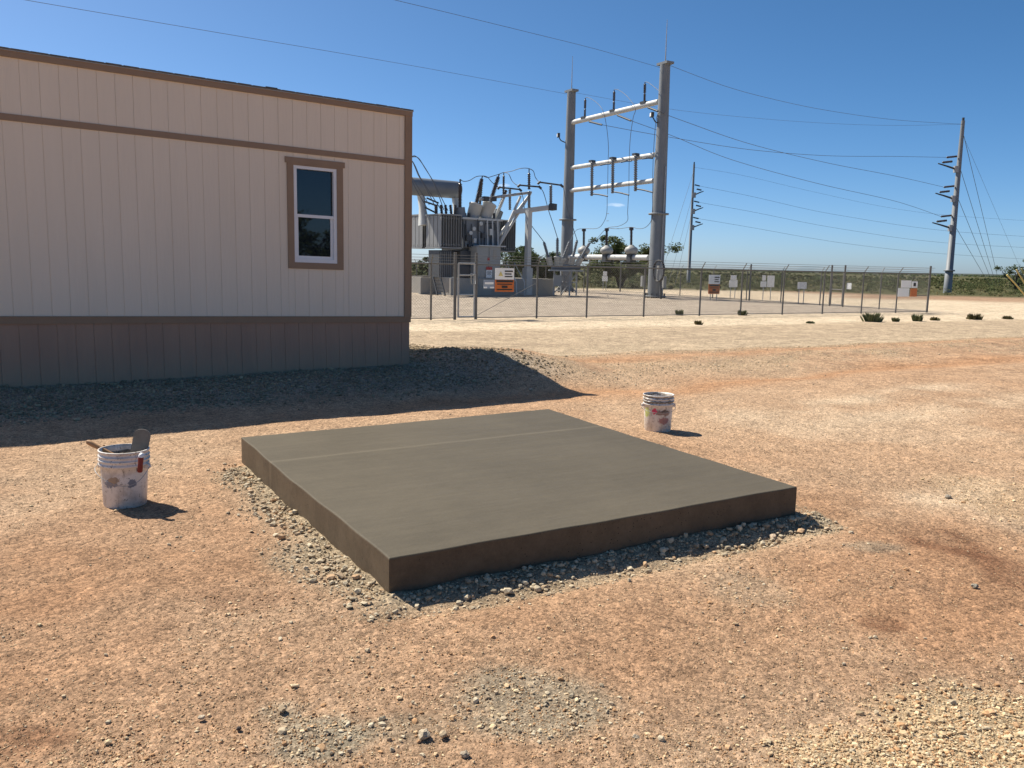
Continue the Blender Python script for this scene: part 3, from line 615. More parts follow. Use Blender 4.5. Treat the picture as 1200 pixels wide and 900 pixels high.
# ------------------------------------------------------------------ buckets and tools
def bucket_mat(name, kind):
    m, N, L, B = nmat(name); B.inputs['Roughness'].default_value = .45; tcx = N.new('ShaderNodeTexCoord')
    def noise(s, d=6, st=(1, 1, 1)):
        mp_ = N.new('ShaderNodeMapping'); mp_.inputs['Scale'].default_value = st; L.new(tcx.outputs['Object'], mp_.inputs[0])
        n = N.new('ShaderNodeTexNoise'); n.inputs['Scale'].default_value = s; n.inputs['Detail'].default_value = d; n.inputs['Roughness'].default_value = .7; L.new(mp_.outputs[0], n.inputs[0]); return n.outputs[0]
    def ramp(x, a, b):
        r = N.new('ShaderNodeMapRange'); r.inputs[1].default_value = a; r.inputs[2].default_value = b; L.new(x, r.inputs[0]); return r.outputs[0]
    last = None
    def mix(fac, col):
        nonlocal last
        x = N.new('ShaderNodeMixRGB'); L.new(fac, x.inputs[0]); x.inputs[2].default_value = (*col, 1)
        if last is None: x.inputs[1].default_value = (.76, .70, .63, 1)
        else: L.new(last, x.inputs[1])
        last = x.outputs[0]
    def spot(c, s, r, wob=.5):
        mp = N.new('ShaderNodeMapping'); mp.vector_type = 'POINT'; nv_ = N.new('ShaderNodeTexNoise'); nv_.inputs['Scale'].default_value = 26; nv_.inputs['Detail'].default_value = 7; nv_.inputs['Roughness'].default_value = .75; L.new(tcx.outputs['Object'], nv_.inputs[0])
        wv = N.new('ShaderNodeVectorMath'); wv.operation = 'MULTIPLY_ADD'; L.new(nv_.outputs['Color'], wv.inputs[0]); wv.inputs[1].default_value = (.09, .09, .09); wv.inputs[2].default_value = (-.045, -.045, -.045)
        av = N.new('ShaderNodeVectorMath'); av.operation = 'ADD'; L.new(tcx.outputs['Object'], av.inputs[0]); L.new(wv.outputs[0], av.inputs[1]); mp.inputs['Location'].default_value = tuple(-c[i]/s[i] for i in range(3)); mp.inputs['Scale'].default_value = tuple(1/k for k in s)
        L.new(av.outputs[0], mp.inputs[0]); ln = N.new('ShaderNodeVectorMath'); ln.operation = 'LENGTH'; L.new(mp.outputs[0], ln.inputs[0])
        a = N.new('ShaderNodeMath'); a.operation = 'MULTIPLY_ADD'; L.new(noise(38), a.inputs[0]); a.inputs[1].default_value = wob; L.new(ln.outputs['Value'], a.inputs[2])
        r_ = N.new('ShaderNodeMapRange'); r_.inputs[1].default_value = r+.12; r_.inputs[2].default_value = r; r_.inputs[3].default_value = 0; r_.inputs[4].default_value = 1; L.new(a.outputs[0], r_.inputs[0]); return r_.outputs[0]
    mix(ramp(noise(9, 9), .48, .72), (.47, .40, .33))
    if kind == 1:
        mix(spot((-.035, -.14, .165), (.05, .05, .028), 1.1), (.22, .23, .27)); mix(spot((.095, -.11, .165), (.022, .05, .03), 1.1), (.20, .22, .26))
        mix(spot((.0, -.14, .19), (.06, .06, .05), .95, .9), (.40, .29, .20))
    else:
        mix(spot((.03, -.13, .2), (.12, .1, .05), 1.0, .9), (.30, .20, .17)); mix(spot((.04, -.13, .12), (.1, .1, .06), .95, .9), (.38, .20, .19))
        mix(spot((-.055, -.13, .215), (.026, .06, .03), 1.15, .3), (.65, .05, .12)); mix(spot((-.12, -.07, .2), (.03, .05, .05), 1.2), (.55, .60, .22))
        mix(spot((.05, -.14, .215), (.075, .05, .009), 1.15, .6), (.10, .08, .07)); mix(spot((0, 0, .352), (.4, .4, .012), 1.2, .9), (.24, .20, .15)); mix(spot((0, 0, .305), (.4, .4, .016), 1.2, .9), (.20, .165, .125))
    mix(ramp(noise(55, 3), .62, .67), (.24, .20, .16)); mix(ramp(noise(30, 7, (1, 1, .22)), .58, .66), (.34, .29, .235))
    L.new(last, B.inputs['Base Color'])
    b = N.new('ShaderNodeBump'); b.inputs['Strength'].default_value = .25; b.inputs['Distance'].default_value = .004; L.new(noise(50), b.inputs['Height']); L.new(b.outputs[0], B.inputs['Normal'])
    return m
def bucket(label, px, py, kind, tilt=(0, 0), grime=None):
    p = gnd(px, py); p.z = zg(p.x, p.y)-.004
    t = thing('bucket', label, 'bucket', p, (tilt[0], tilt[1], 0), 'plastic buckets on the dirt'); mt = bucket_mat('bucket_plastic', kind)
    pr = [(.001, 0), (.126, 0), (.131, .006), (.141, .22), (.145, .272), (.153, .274), (.153, .284), (.146, .286), (.1465, .303), (.157, .305), (.157, .314), (.1475, .316), (.148, .330), (.156, .332), (.156, .340), (.149, .342), (.15, .362), (.155, .364), (.155, .372), (.147, .373), (.142, .33), (.128, .012), (.001, .012)]
    MB().lathe(pr, n=48).build('shell', mt, t, world=False)
    lvl = .315 if kind == 1 else .10
    mb = MB(); n = 24; vs = [(0, 0, lvl)]
    for ring in range(1, 6):
        for k in range(n):
            r = .1375*ring/5*(1 if ring < 5 else .985); an = 2*math.pi*k/n
            vs.append((r*math.cos(an), r*math.sin(an), lvl+random.uniform(-.012, .016)+(.015 if ring == 5 else 0)))
    fs = [(0, 1+k, 1+(k+1) % n) for k in range(n)]+[(1+(q-1)*n+k, 1+q*n+k, 1+q*n+(k+1) % n, 1+(q-1)*n+(k+1) % n) for q in range(1, 5) for k in range(n)]
    mb.add(vs, fs).build('residue', M['residue'], t, world=False)
    # ears and drooping bail
    e = MB()
    for s in (-1, 1): e.box((s*.153, 0, .262), (.022, .034, .03)).tube((s*.155, 0, .262), (s*.172, 0, .262), .011, n=10)
    e.build('ear', mt, t, world=False)
    P = []
    for k in range(17):
        an = math.pi*k/16; x = -.168*math.cos(an); d = math.sin(an)
        sag = .05 if kind == 1 else .035
        P.append((x, -.165*d**.8-.002, .262-.0*d-(.085*math.sin(an*1.0))*(1 if kind == 1 else .55)+(.03*math.sin(2*an) if kind == 1 else -.01)))
    h = MB().path(P, .0022, 6).build('handle', M['galv'], t, world=False)
    return t, p
B1, p1 = bucket('dirty white bucket with tools in it, left of the slab', 147, 590, 1, (.0, .015))
B2, p2 = bucket('empty stained white bucket with a pink smear, behind the slab', 770.5, 503, 2, (0, -.012))
def tool_handle():
    a = p1+Vector((.06, .02, .25)); b = Vector(W(101.5, 517, p1.y+.02))
    t = thing('tool_handle', 'bare wooden tool handle leaning out of the left bucket rim', 'tool', a)
    d = (b-a); P = [a+d*k for k in (0, .55, .75, .9, .97, 1)]
    MB().path(P, [.013, .0135, .015, .017, .016, .008], 12).build('grip', M['wood'], t)
    return t
tool_handle()
def hand_float():
    a = Vector(W(157, 560, p1.y+.03)); b = Vector(W(168, 503, p1.y+.07))
    up = (b-a).normalized(); toc = Vector((.35, -1, .1)); nrm = (toc-up*toc.dot(up)).normalized(); sd = up.cross(nrm).normalized()
    Lb = (b-a).length; hw = .052; out = []
    for k in range(13):
        an = math.pi*k/12; out.append((hw*math.cos(an), Lb-hw*.72+hw*.72*math.sin(an)))
    out = [(hw, 0)]+out+[(-hw, 0)]
    vs = [a+sd*x+up*y+nrm*z for z in (-.005, .005) for x, y in out]; n = len(out)
    fs = [tuple(range(n))[::-1], tuple(range(n, 2*n))]+[(k, (k+1) % n, n+(k+1) % n, n+k) for k in range(n)]
    t = thing('hand_float', 'grey round-ended concrete float standing upright in the left bucket', 'hand float', a)
    MB().add(vs, fs).build('blade', M['floatgrey'], t)
    MB().box(a+up*.06+nrm*-.03, (.03, .12, .03), (sd, up, nrm)).build('grip', M['wood'], t)
hand_float()
def red_tool():
    top = Vector(W(165.5, 533, p1.y-.158)); bot = Vector(W(163.8, 553.5, p1.y-.163))
    t = thing('red_grip', 'dark red tool grip with pale end hooked over the left bucket rim', 'tool', bot)
    d = top-bot
    MB().path([bot, bot+d*.06, bot+d*.5, bot+d*.86], [.012, .0165, .0155, .017], 12).build('grip', M['redgrip'], t)
    MB().path([bot+d*.861, bot+d*.95, top+Vector((0, .004, .0)), top+Vector((0, .03, -.005))], [.0155, .0165, .014, .007], 12).build('end_cap', M['vinyl'], t)
    MB().box(bot+Vector((-.012, .01, .014)), (.02, .012, .02)).build('blade', M['darksteel'], t)
red_tool()
def scrap():
    p = gnd(1043, 807); p.z = zg(p.x, p.y)-.004
    o = MB().add([(-.085, -.012, 0), (.085, -.010, 0), (.088, .014, 0), (-.08, .013, 0), (-.085, -.012, .010), (.085, -.010, .006), (.088, .014, .007), (-.08, .013, .011)],
        [(3, 2, 1, 0), (4, 5, 6, 7), (0, 1, 5, 4), (1, 2, 6, 5), (2, 3, 7, 6), (3, 0, 4, 7)]).build('wood_scrap', M['woodpale'], loc=(0, 0, 0))
    o.location = p; tag(o, 'pale flat scrap half pressed into the dirt, right foreground', 'scrap')
scrap()
# ------------------------------------------------------------------ substation
def plane_pt(px, py, o, nrm):
    d = Vector(ray(px, py)); c = Vector((0, 0, H)); t = (o-c).dot(nrm)/d.dot(nrm); return c+d*t
PA = gnd(528, 346.2); PB = gnd(650, 345.6); EE = (PB-PA).normalized(); LL = Vector((-EE.y, EE.x, 0)); FR = (EE, LL, ZZ)
def containment():
    t = thing('containment_wall', 'low concrete containment wall round the foot of the transformer', 'wall', PA)
    L1 = (PB-PA).length; h = .90; th = .22
    def seg(a0, a1, b0, b1, hh=h):
        c = PA+EE*((a0+a1)/2)+LL*((b0+b1)/2); c.z = hh/2-.05
        MB().box(c, (a1-a0, b1-b0, hh+.1), FR).build('wall_panel', M['concrete_old'], t)
    n = 4
    for k in range(n): seg(L1*k/n+.006, L1*(k+1)/n-.006, 0, th)
    seg(0, th, th+.004, 1.75); seg(0, th, 3.0, 5.2); seg(0, th, 5.21, 8); seg(L1-th, L1, th+.004, 8); seg(th+.004, L1-th-.004, 7.78, 8)
    seg(-.9, -.01, 1.55, 1.75, .88)
containment()
O = PA+EE*1.35+LL*1.0
def TP(px, py, b=0.): return plane_pt(px, py, O+LL*b, LL)
def tl(p): d = p-O; return d.dot(EE), d.dot(LL), p.z
def TT(a, b, z): q = O+EE*a+LL*b; q.z = z; return q
def tbox(mb, x0, y0, x1, y1, b0, b1):
    a0, _, z1 = tl(TP(x0, y0, b0)); a1, _, z0 = tl(TP(x1, y1, b0))
    return mb.box(TT((a0+a1)/2, (b0+b1)/2, (z0+z1)/2), (abs(a1-a0), b1-b0, abs(z1-z0)), FR), (a0, a1, z0, z1)
def transformer():
    t = thing('power_transformer', 'big grey power transformer with tilted bushings behind the fence', 'transformer', O)
    mb = MB(); _, (a0, a1, z0, z1) = tbox(mb, 543, 257, 585, 292, 0, 2.6)
    mb.box(TT((a0+a1)/2, 1.3, .1+z0/2), (a1-a0-.3, 2.2, z0-.2), FR)
    tank = mb.build('tank', M['xfgrey'], t)
    for k in range(6):
        a = a0+.12+(a1-a0-.24)*k/5; MB().box(TT(a, -.06, (z0+z1)/2-.1), (.09, .11, z1-z0-.25), FR).build('stiffener_rib', M['xfgrey'], tank)
    MB().box(TT((a0+a1)/2, 1.3, z1+.06), (a1-a0+.24, 2.84, .11), FR).build('lid', M['xfpale'], tank)
    for (px, py) in ((555, 268), (563, 262), (551, 273)):
        c = TP(px, py, -.10); MB().tube(c, c-LL*.08, .11, n=14).build('gauge', M['xfpale'], tank)
    # lower cabinets and fans
    for (x0, y0, x1, y1) in ((515, 293, 529, 325), (539.5, 294, 556, 325)):
        mb = MB(); tbox(mb, x0, y0, x1, y1, -.2, .9); mb.build('cooler_box', M['finface'], t)
    # radiator banks
    def bank(x0, y0, x1, y1, b0, nblk, bt=.34, g=.05):
        a0, _, z1 = tl(TP(x0, y0, b0)); a1, _, z0 = tl(TP(x1, y1, b0))
        r = MB().box(TT((a0+a1)/2, b0+nblk*(bt+g)/2, z1+.05), (a1-a0+.04, nblk*(bt+g), .07), FR).build('radiator', M['radiator'], t)
        MB().box(TT((a0+a1)/2, b0+nblk*(bt+g)/2, z0-.04), (a1-a0+.04, nblk*(bt+g), .06), FR).build('bottom_header', M['radiator'], r)
        for q in range(nblk):
            f = MB(); n = max(6, int((a1-a0)/.13)); b = b0+q*(bt+g)+bt/2
            for k in range(n): f.box(TT(a0+.02+(a1-a0-.04)*k/(n-1), b, (z0+z1)/2), (.022, bt, z1-z0-.01), FR)
            for zz in (z0+.12, z1-.12): f.tube(TT(a0, b, zz), TT(a1, b, zz), .055, n=8)
            f.build('fin_stack', M['radiator'], r)['kind'] = 'stuff'
    bank(517, 252, 541, 290, -.45, 4); bank(495, 252.5, 509, 290, 1.9, 4); bank(586, 259, 604, 294, .5, 5)
    MB().box(TT(-.2, .5, 2.3), (.5, .5, .15), FR).build('radiator_bracket', M['darksteel'], t)
    # conservator
    e1 = TP(537, 222.8, 1.6); zc = e1.z; a1c = tl(e1)[0]
    R = .47
    MB().lathe([(.001, -.02), (R*.55, .0), (R*.9, .06), (R, .14), (R, 4.6), (R*.9, 4.7), (.001, 4.72)], TT(a1c-4.7, 1.6, zc), EE, 28).build('conservator', M['xfgrey'], t)
    for px, yy in ((493, 255), (533, 256)):
        p = TP(px, 232, 1.6); q = TP(px+4, yy, 1.4)
        MB().path([p+ZZ*.2, (p+q)/2, q-ZZ*.4], [.2, .19, .32], 4).build('conservator_support', M['xfpale'], t)
    br = [((497, 236), (512, 241)), ((498, 243), (510, 249)), ((500, 232), (514, 238)), ((512, 240), (512, 253))]
    for p, q in br: MB().tube(TP(*p, 1.0), TP(*q, .8), .045).build('brace', M['darksteel'], t)
    # low voltage bushings and cable drops
    for px in (511, 518, 523, 529, 533):
        p = TP(px, 252, .3); q = TP(px+random.uniform(-1.5, 1.5), 240, .3)
        MB().insulator(p, q, .10, 5).build('low_voltage_bushing', M['porcelain'], t)
    q = TP(539, 243, .4); MB().tube(TP(540, 256, .4), q+ZZ*.0, .30, .26, n=16).build('turret', M['xfgrey'], t)
    MB().insulator(q, TP(539.2, 215, .4), .13, 16).tube(TP(539.2, 215, .4), TP(539.3, 210, .4), .045).build('bushing', M['porcelain'], t)
    # tilted high voltage bushings on turrets
    for (base, top, tip, r) in (((553.5, 256.5), (558, 239.5), (565.3, 206.5), .36), ((567, 257), (574, 239), (585, 204), .37)):
        b = .5; p, q, tp_ = TP(*base, b), TP(*top, b), TP(*tip, b)
        d = (tp_-q)
        MB().lathe([(.001, 0), (r, 0), (r, (q-p).length*.9), (r*1.08, (q-p).length*.91), (r*1.08, (q-p).length), (.001, (q-p).length)], p, q-p, 22).build('turret', M['xfpale'], t)
        mb = MB().insulator(q, q+d*.84, .135, 18).tube(q+d*.84, q+d*.90, .10).tube(q+d*.9, q+d, .035); mb.build('bushing', M['porcelain'], t)
    p, q = TP(580, 258, 1.6), TP(590, 231, 1.6)
    MB().tube(p, p+(q-p)*.4, .30, n=16).build('turret', M['xfgrey'], t); MB().insulator(p+(q-p)*.4, q+(q-p)*.3, .12, 14).build('bushing', M['porcelain'], t)
    p, q = TP(562, 244, 1.9), TP(564.5, 214, 1.9); MB().insulator(p, q, .1, 12).build('bushing', M['porcelain'], t)
    # arrester boom on sloping struts
    MB().tube(TP(562, 233.5, .2), TP(622.5, 225.5, .2), .075).build('boom', M['galv'], t)
    for p, q in (((583, 290), (621.5, 227)), ((586, 284), (610, 230)), ((577, 262), (590.5, 232)), ((583, 278), (620, 229))):
        MB().tube(TP(*p, .2 if p[0] > 580 else 1.2), TP(*q, .2), .085, .07).build('strut', M['xfpale'], t)
    for px in (569, 578):
        p = TP(px, 233, .2); MB().box(p, (.3, .25, .25), FR).build('clamp', M['darksteel'], t)
    # pipework and valves on the shaded side
    for x in (571, 577, 583): MB().tube(TP(x, 258, -.15), TP(x+.4, 289, -.15), .045).build('pipe', M['xfpale'], t)
    # marshalling cabinet
    mb = MB(); _, (a0, a1, z0, z1) = tbox(mb, 558.5, 288.5, 586, 327, -.75, .0); cb = mb.build('control_cabinet', M['cabinet'], t)
    mb = MB(); am = (a0+a1)/2
    for s in (0, 1): MB().box(TT(a0+(a1-a0)*(.25+.5*s), -.765, (z0+z1)/2+.05), ((a1-a0)/2-.05, .03, z1-z0-.2), FR).build('cabinet_door', M['cabinet'], cb)
    c = TP(580, 298, -.79); MB().box(c, (.24, .012, .5), FR).build('nameplate', M['concrete_old'], cb)
    c = TP(572.5, 303.5, -.79); MB().box(c, (.14, .012, .14), FR).build('warning_label', M['signred'], cb)
    MB().box(TP(572, 289, -.4)+ZZ*.03, (a1-a0+.12, .95, .06), FR).build('cabinet_roof', M['xfpale'], cb)
    # clutter on the shaded front: valves, conduits, small boxes
    r_ = random.Random(4)
    for (x, y, w_, h_) in ((548, 279, .22, .3), (556, 282, .16, .24), (566, 276, .2, .26), (575, 272, .18, .34), (551, 288, .3, .16)):
        MB().box(TP(x, y, -.16), (w_, .16, h_), FR).build('junction_box', M['xfpale'] if w_ < .19 else M['darksteel'], t)
    for (ps) in (((546, 258), (546.5, 275), (550, 277), (550, 289)), ((560, 257), (560, 270), (564, 272), (564, 288)), ((541, 262), (541, 292)), ((569, 262), (580, 262), (580, 270))):
        MB().path([TP(x, y, -.13) for x, y in ps], .03, 6).build('conduit', M['darksteel'], t)
    for x in (545, 549.5, 572.5, 579): 
        c = TP(x, 254.5, .3); MB().tube(c-ZZ*.2, c+ZZ*.22, .07, n=8).build('valve', M['darksteel'], t)
    for k in range(6):
        c = TP(516.5+2.2*k, 310, -.24); MB().box(c, (.03, .05, 1.35), FR).build('fan_guard_bar', M['xfgrey'], t)
transformer()
def lv_cables():
    pts = [((481, 184), (487, 183), (495, 192), (506.5, 211), (513, 226), (520, 246)), ((482, 184), (490, 185), (498, 197), (508, 213), (516, 229), (525, 247)),
           ((476, 186), (483, 189), (490, 205), (495, 213), (503, 228), (511, 244)), ((474, 182), (484, 190), (492, 207), (497, 215), (506, 229), (517, 246)),
           ((475, 200), (481, 205), (485, 212), (494, 226), (503, 240)), ((472, 205), (479, 207), (483, 213), (491, 228), (500, 243))]
    for k, ps in enumerate(pts):
        w = MB().path(smooth_pts([TP(x, y, .2+.1*k) for x, y in ps]), .022, 5)
        o = w.build('cable_drop', M['wire'], loc=TP(*ps[-1], .2)); tag(o, ['upper cable of the outer pair curving down behind the trailer corner', 'lower cable of the outer pair curving down behind the trailer corner', 'left cable of the middle pair dropping across the conservator', 'right cable of the middle pair dropping across the conservator',
            'right cable of the short pair nearest the trailer corner', 'left cable of the short pair nearest the trailer corner'][k], 'cable', 'cables dropping to the transformer')
lv_cables()
def stile():
    t = thing('steel_stile', 'dark steel stile leaning over the left end of the containment wall', 'stile', gnd(512, 347))
    for p, q in (((507.5, 325), (512.5, 345.5)), ((516, 325), (521.5, 346))): MB().tube(W(*p, 44.0), W(*q, 43.4), .05).build('rail', M['darksteel'], t)
    for k in range(4):
        f = .15+.22*k; a = W(507.5+5*f, 325+20.5*f, 44-.6*f); b = W(516+5.5*f, 325+21*f, 44-.6*f); MB().tube(a, b, .025).build('rung', M['darksteel'], t)
stile()
def rail_steps():
    t = thing('wall_steps', 'small steps with pale handrails over the front of the containment wall', 'steps', gnd(597, 346))
    c = PA+EE*((PB-PA).length*.53)-LL*.3
    for s in (0, 1):
        o = EE*(.55*s-.2)
        MB().path([c+o-LL*.75+ZZ*.0, c+o-LL*.70+ZZ*.75, c+o+LL*.25+ZZ*1.75, c+o+LL*.3+ZZ*.85], .028, 6).build('handrail', M['beam'], t)
    for k in range(4): MB().box(c+EE*.07-LL*(.6-.26*k)+ZZ*(.17+.21*k), (.6, .26, .035), FR).build('tread', M['galv'], t)
rail_steps()
# ---- switch support with T arm
def switch_support():
    t = thing('switch_support', 'galvanised T-shaped steel post carrying insulators right of the transformer', 'steel support', gnd(617, 345)+Vector((0, 0, 0)))
    Yp = 47.5; base = W(617.5, 345, Yp); base.z = 0; top = W(620, 246, Yp); top.x = base.x
    MB().box((base+top)/2, (.27, .27, top.z), FR).build('post', M['beam'], t)
    MB().box(base+ZZ*.75, (.42, .42, 1.5), FR).build('footing', M['beam'], t)
    ARM = (UU*.5+VV*.0+UU*.5).normalized()
    a, b = W(603, 248.5, 48.2), W(645.5, 243, 47.0); ax = (b-a).normalized(); sy = ax.cross(ZZ).normalized()
    MB().box((a+b)/2, ((b-a).length, .24, .24), (ax, sy, ax.cross(sy)*-1)).build('arm', M['beam'], t)
    MB().box(b+ax*.12, (.30, .42, .34), (ax, sy, ZZ)).build('arm_end_cap', M['darksteel'], t)
    for (px, y0, y1, ya, r, Yq) in ((620, 243.5, 224, 0, .11, 47.5), (645.5, 241, 217, 0, .11, 47.0), (597.5, 246, 222, 0, .10, 48.4)):
        MB().insulator(W(px, y0, Yq), W(px, y1, Yq), r, 12).build('post_insulator', M['greyins'], t)
    MB().insulator(W(620, 222, 47.5), W(620, 203, 47.5), .10, 8).tube(W(620, 203, 47.5), W(620, 197.5, 47.5), .03).build('arrester', M['porcelain'], t)
    MB().insulator(W(590, 229, 48.6), W(590.3, 206, 48.6), .085, 10).tube(W(590.3, 206, 48.6), W(590.4, 202, 48.6), .03).build('arrester', M['porcelain'], t)
    for (p, q, Yq) in (((632.5, 213.5), (657.5, 217), 47.0), ((609, 217), (632, 219), 47.4), ((585.5, 219.5), (609, 222), 48.4)):
        a, b = W(*p, Yq), W(*q, Yq-.2)
        bl = MB().tube(a, b, .045).build('switch_blade', M['darksteel'], t)
        for c, d in ((a, Vector((-.12, 0, -.1))), (b, Vector((.12, 0, -.1)))): MB().tube(c-d*.4, c+d, .07, n=6).build('jaw', M['darksteel'], bl)
switch_support()
# ---- circuit breaker on lattice stand
def breaker():
    Yb = 47.6; t = thing('circuit_breaker', 'tank circuit breaker with six splayed bushings on a lattice stand', 'circuit breaker', gnd(663, 345))
    P = lambda x, y, d=0.: W(x, y, Yb+d)
    MB().tube(P(646, 313.5), P(680, 313), .14, n=14).build('tank', M['xfgrey'], t)
    MB().box(P(663, 317), (1.9, 1.0, .08)).build('platform', M['galv'], t)
    for (b, tp_, pale) in (((645, 310), (637.3, 283.5), 0), ((653, 310.5), (653.3, 279), 0), ((656.5, 311), (668, 282.5), 1), ((669.5, 309.5), (676.3, 281.5), 0), ((676.5, 310), (691, 284.5), 1)):
        p, q = P(*b), P(*tp_); d = q-p
        MB().lathe([(.001, -.05), (.17, -.05), (.17, d.length*.28), (.19, d.length*.285), (.19, d.length*.32), (.001, d.length*.32)], p, d, 14).build('turret', M['xfpale'], t)
        MB().insulator(p+d*.32, p+d*.95, .11, 10).tube(p+d*.95, q, .06).build('bushing', M['greyins'], t)
    for i, x in enumerate((649.5, 658.5, 668, 676)):
        a = P(x, 317.5, .5*(i % 2)); b = Vector((a.x, a.y, 0)); MB().box((a+b)/2, (.09, .09, a.z)).build('leg', M['galv'], t)
    for p, q in (((649.5, 343), (668, 320)), ((649.5, 320), (668, 343)), ((658.5, 344), (676, 320)), ((658.5, 320), (676, 344)), ((649.5, 331), (676, 331))): MB().tube(P(*p, .25), P(*q, .25), .035, n=5).build('brace', M['galv'], t)
    MB().box(P(684, 336, .6), (.01, .01, .01))
    mb = MB().box(P(653, 329, -.6), (.42, .4, .6)); mb.build('mechanism_box', M['cabinet'], t)
breaker()
# ---- dead-end H structure
HR = gnd(767.5, 349); HL = gnd(661.5, 342); HL = HR+(HL-HR)*.985
HD = (HR-HL); HD.z = 0; HD = HD.normalized(); HN = Vector((HD.y, -HD.x, 0))     # HN points towards the camera side
def HP(px, py, off=0.): return plane_pt(px, py, HR+HN*off, HN)
def h_structure():
    t = thing('dead_end_structure', 'tall galvanised H-frame of two tapered columns with tubular cross beams', 'steel structure', HR)
    for base, ptop, r0, r1, rod, cap in ((HR, (779.5, 76), .43, .275, (782, 23), 12), (HL, (667.5, 108.5), .40, .27, (670, 66), 10)):
        tz = HP(*ptop).z; top = Vector((base.x, base.y, tz))
        col = MB().path([base+ZZ*.12, base+ZZ*tz*.36, base+ZZ*tz*.37, top], [r0, r0*.83+r1*.17, r0*.82+r1*.18-.02, r1], 20).build('column', M['steel_pole'], t)
        MB().lathe([(.001, 0), (r0*1.45, 0), (r0*1.45, .06), (.001, .06)], base+ZZ*.06, None, 20).build('base_plate', M['steel_pole'], col)
        for k in range(12):
            an = k*math.pi/6; q = base+Vector((math.cos(an), math.sin(an), 0))*r0*1.22; MB().tube(q, q+ZZ*.26, .035, n=6).build('anchor_bolt', M['darksteel'], col)
        MB().lathe([(.001, 0), (.56, 0), (.56, .08), (.001, .08)], Vector((base.x, base.y, tz*.365)), None, 20).build('flange', M['steel_pole'], col)
        MB().box(top+ZZ*.06, (.85, .5, .12), (HD, HN, ZZ)).build('cap_plate', M['steel_pole'], col)
        rz = HP(*rod).z; MB().tube(top+ZZ*.1, Vector((base.x, base.y, rz)), .035, .012, n=6).build('lightning_rod', M['galv'], col)
        o = -HD*.47+HN*.1
        cd = MB().tube(base+o+ZZ*.8, base+o+HD*.13+ZZ*tz*.62, .035, n=6).build('conduit', M['galv'], col)
        for k in range(9):
            z = 1.2+k*.85; MB().box(base+o+HD*(.12+.13*z/(tz*.62)*.5)+ZZ*z, (.34, .06, .06), (HD, HN, ZZ)).build('step_bracket', M['galv'], cd)
        if base is HR:
            MB().tube(base+HD*.5+ZZ*.2+HN*.1, base+HD*.42+ZZ*tz*.57, .03, n=6).build('conduit', M['galv'], col)
    for (p, q, r) in (((669, 144), (771, 119.5), .15), ((668, 197), (767, 181.5), .135), ((667, 223.5), (765, 212), .135), ((665, 301), (759.5, 302), .16)):
        a, b = HP(*p), HP(*q); d = (b-a).normalized(); MB().tube(a-d*.05, b+d*.05, r, n=16).build('cross_beam', M['beam'], t)
    for (x, y0, y1) in ((685.3, 138.5, 115), (719.2, 130.5, 105.5), (755.2, 121, 96.5)):
        a, b = HP(x, y0), HP(x+.6, y1); d = b-a
        MB().box(a+ZZ*.03, (.42, .34, .12), (HD, HN, ZZ)).build('pad', M['darksteel'], t)
        MB().insulator(a+ZZ*.06, a+d*.46, .085, 7).tube(a+d*.46, a+d*.5, .03).insulator(a+d*.5, a+d*.92, .095, 7).tube(a+d*.92, b, .03).build('surge_arrester', M['porcelain'], t)
    for (x, y0, y1) in ((693.8, 190, 229.5), (718.2, 186.5, 226.5), (745, 182, 224)):
        MB().insulator(HP(x, y0, .3), HP(x-.4, y1, .3), .125, 16).build('switch_insulator', M['greyins'], t)
        MB().box(HP(x, y0-1, .2), (.3, .3, .12), (HD, HN, ZZ)).build('pad', M['darksteel'], t)
    for (p, q) in (((692.5, 227), (712, 230)), ((717, 224.5), (737, 228.5)), ((744, 221), (765, 225.5)), ((704, 193.5), (715, 192)), ((728, 190), (740, 188.5)), ((753, 186), (765, 185.5))):
        MB().path([HP(*p, .3), HP((p[0]+q[0])/2, (p[1]+q[1])/2-.5, .35), HP(*q, .3)], .045, 6).build('switch_blade', M['darksteel'], t)
    for (x, y1) in ((684, 268), (710.8, 267.5), (739.6, 266.5)):
        a = HP(x, 299); b = HP(x+.3, y1); d = b-a
        MB().insulator(a+d*.35, a+d*.9, .10, 11).tube(a+d*.9, b, .13, n=8).build('post_insulator', M['porcelain'], t)
        MB().lathe([(.001, -.05), (.2, -.05), (.36, .06), (.40, .2), (.34, .34), (.2, .42), (.12, .5), (.001, .5)], a+d*.05, None, 16).build('instrument_transformer', M['cabinet'], t)
        MB().box(HP(x, 302.5, .05), (.36, .42, .42), (HD, HN, ZZ)).build('clamp', M['darksteel'], t)
    for (p, q) in (((690.5, 142.5), (705.5, 146.3)), ((723.5, 135), (739.5, 141.5)), ((759.5, 126), (771, 130.3))):
        MB().insulator(HP(*p, .12), HP(*q, 1.2 if q[0] < 760 else .7), .06, 14).build('strain_insulator', M['darksteel'], t)
    for (hd, kn, an_) in (((764, 134.5), (767.5, 142), (772.5, 144.5)), ((654.5, 158.5), (656.5, 163.5), (662.5, 167))):
        f = MB().path(smooth_pts([HP(*an_, .2), HP(kn[0]+1.5, kn[1]+1.5, .4), HP(*kn, .4), HP(hd[0]+.6, hd[1]+2, .4)], 4), .035, 6).build('floodlight', M['darksteel'], t)
        c = HP(*hd, .45); ax = (-HD*.5+HN).normalized(); sx = ax.cross(ZZ).normalized()
        MB().box(c, (.36, .16, .24), (sx, ax, ZZ)).build('lamp_housing', M['darksteel'], f); MB().box(c+ax*.085, (.30, .014, .18), (sx, ax, ZZ)).build('lens', M['signwhite'], f)
    # cable boxes at the right column foot
    bx = HP(773.5, 320, .75); MB().box(bx, (.32, .22, .80), (HD, HN, ZZ)).build('junction_box', M['cabinet'], t)
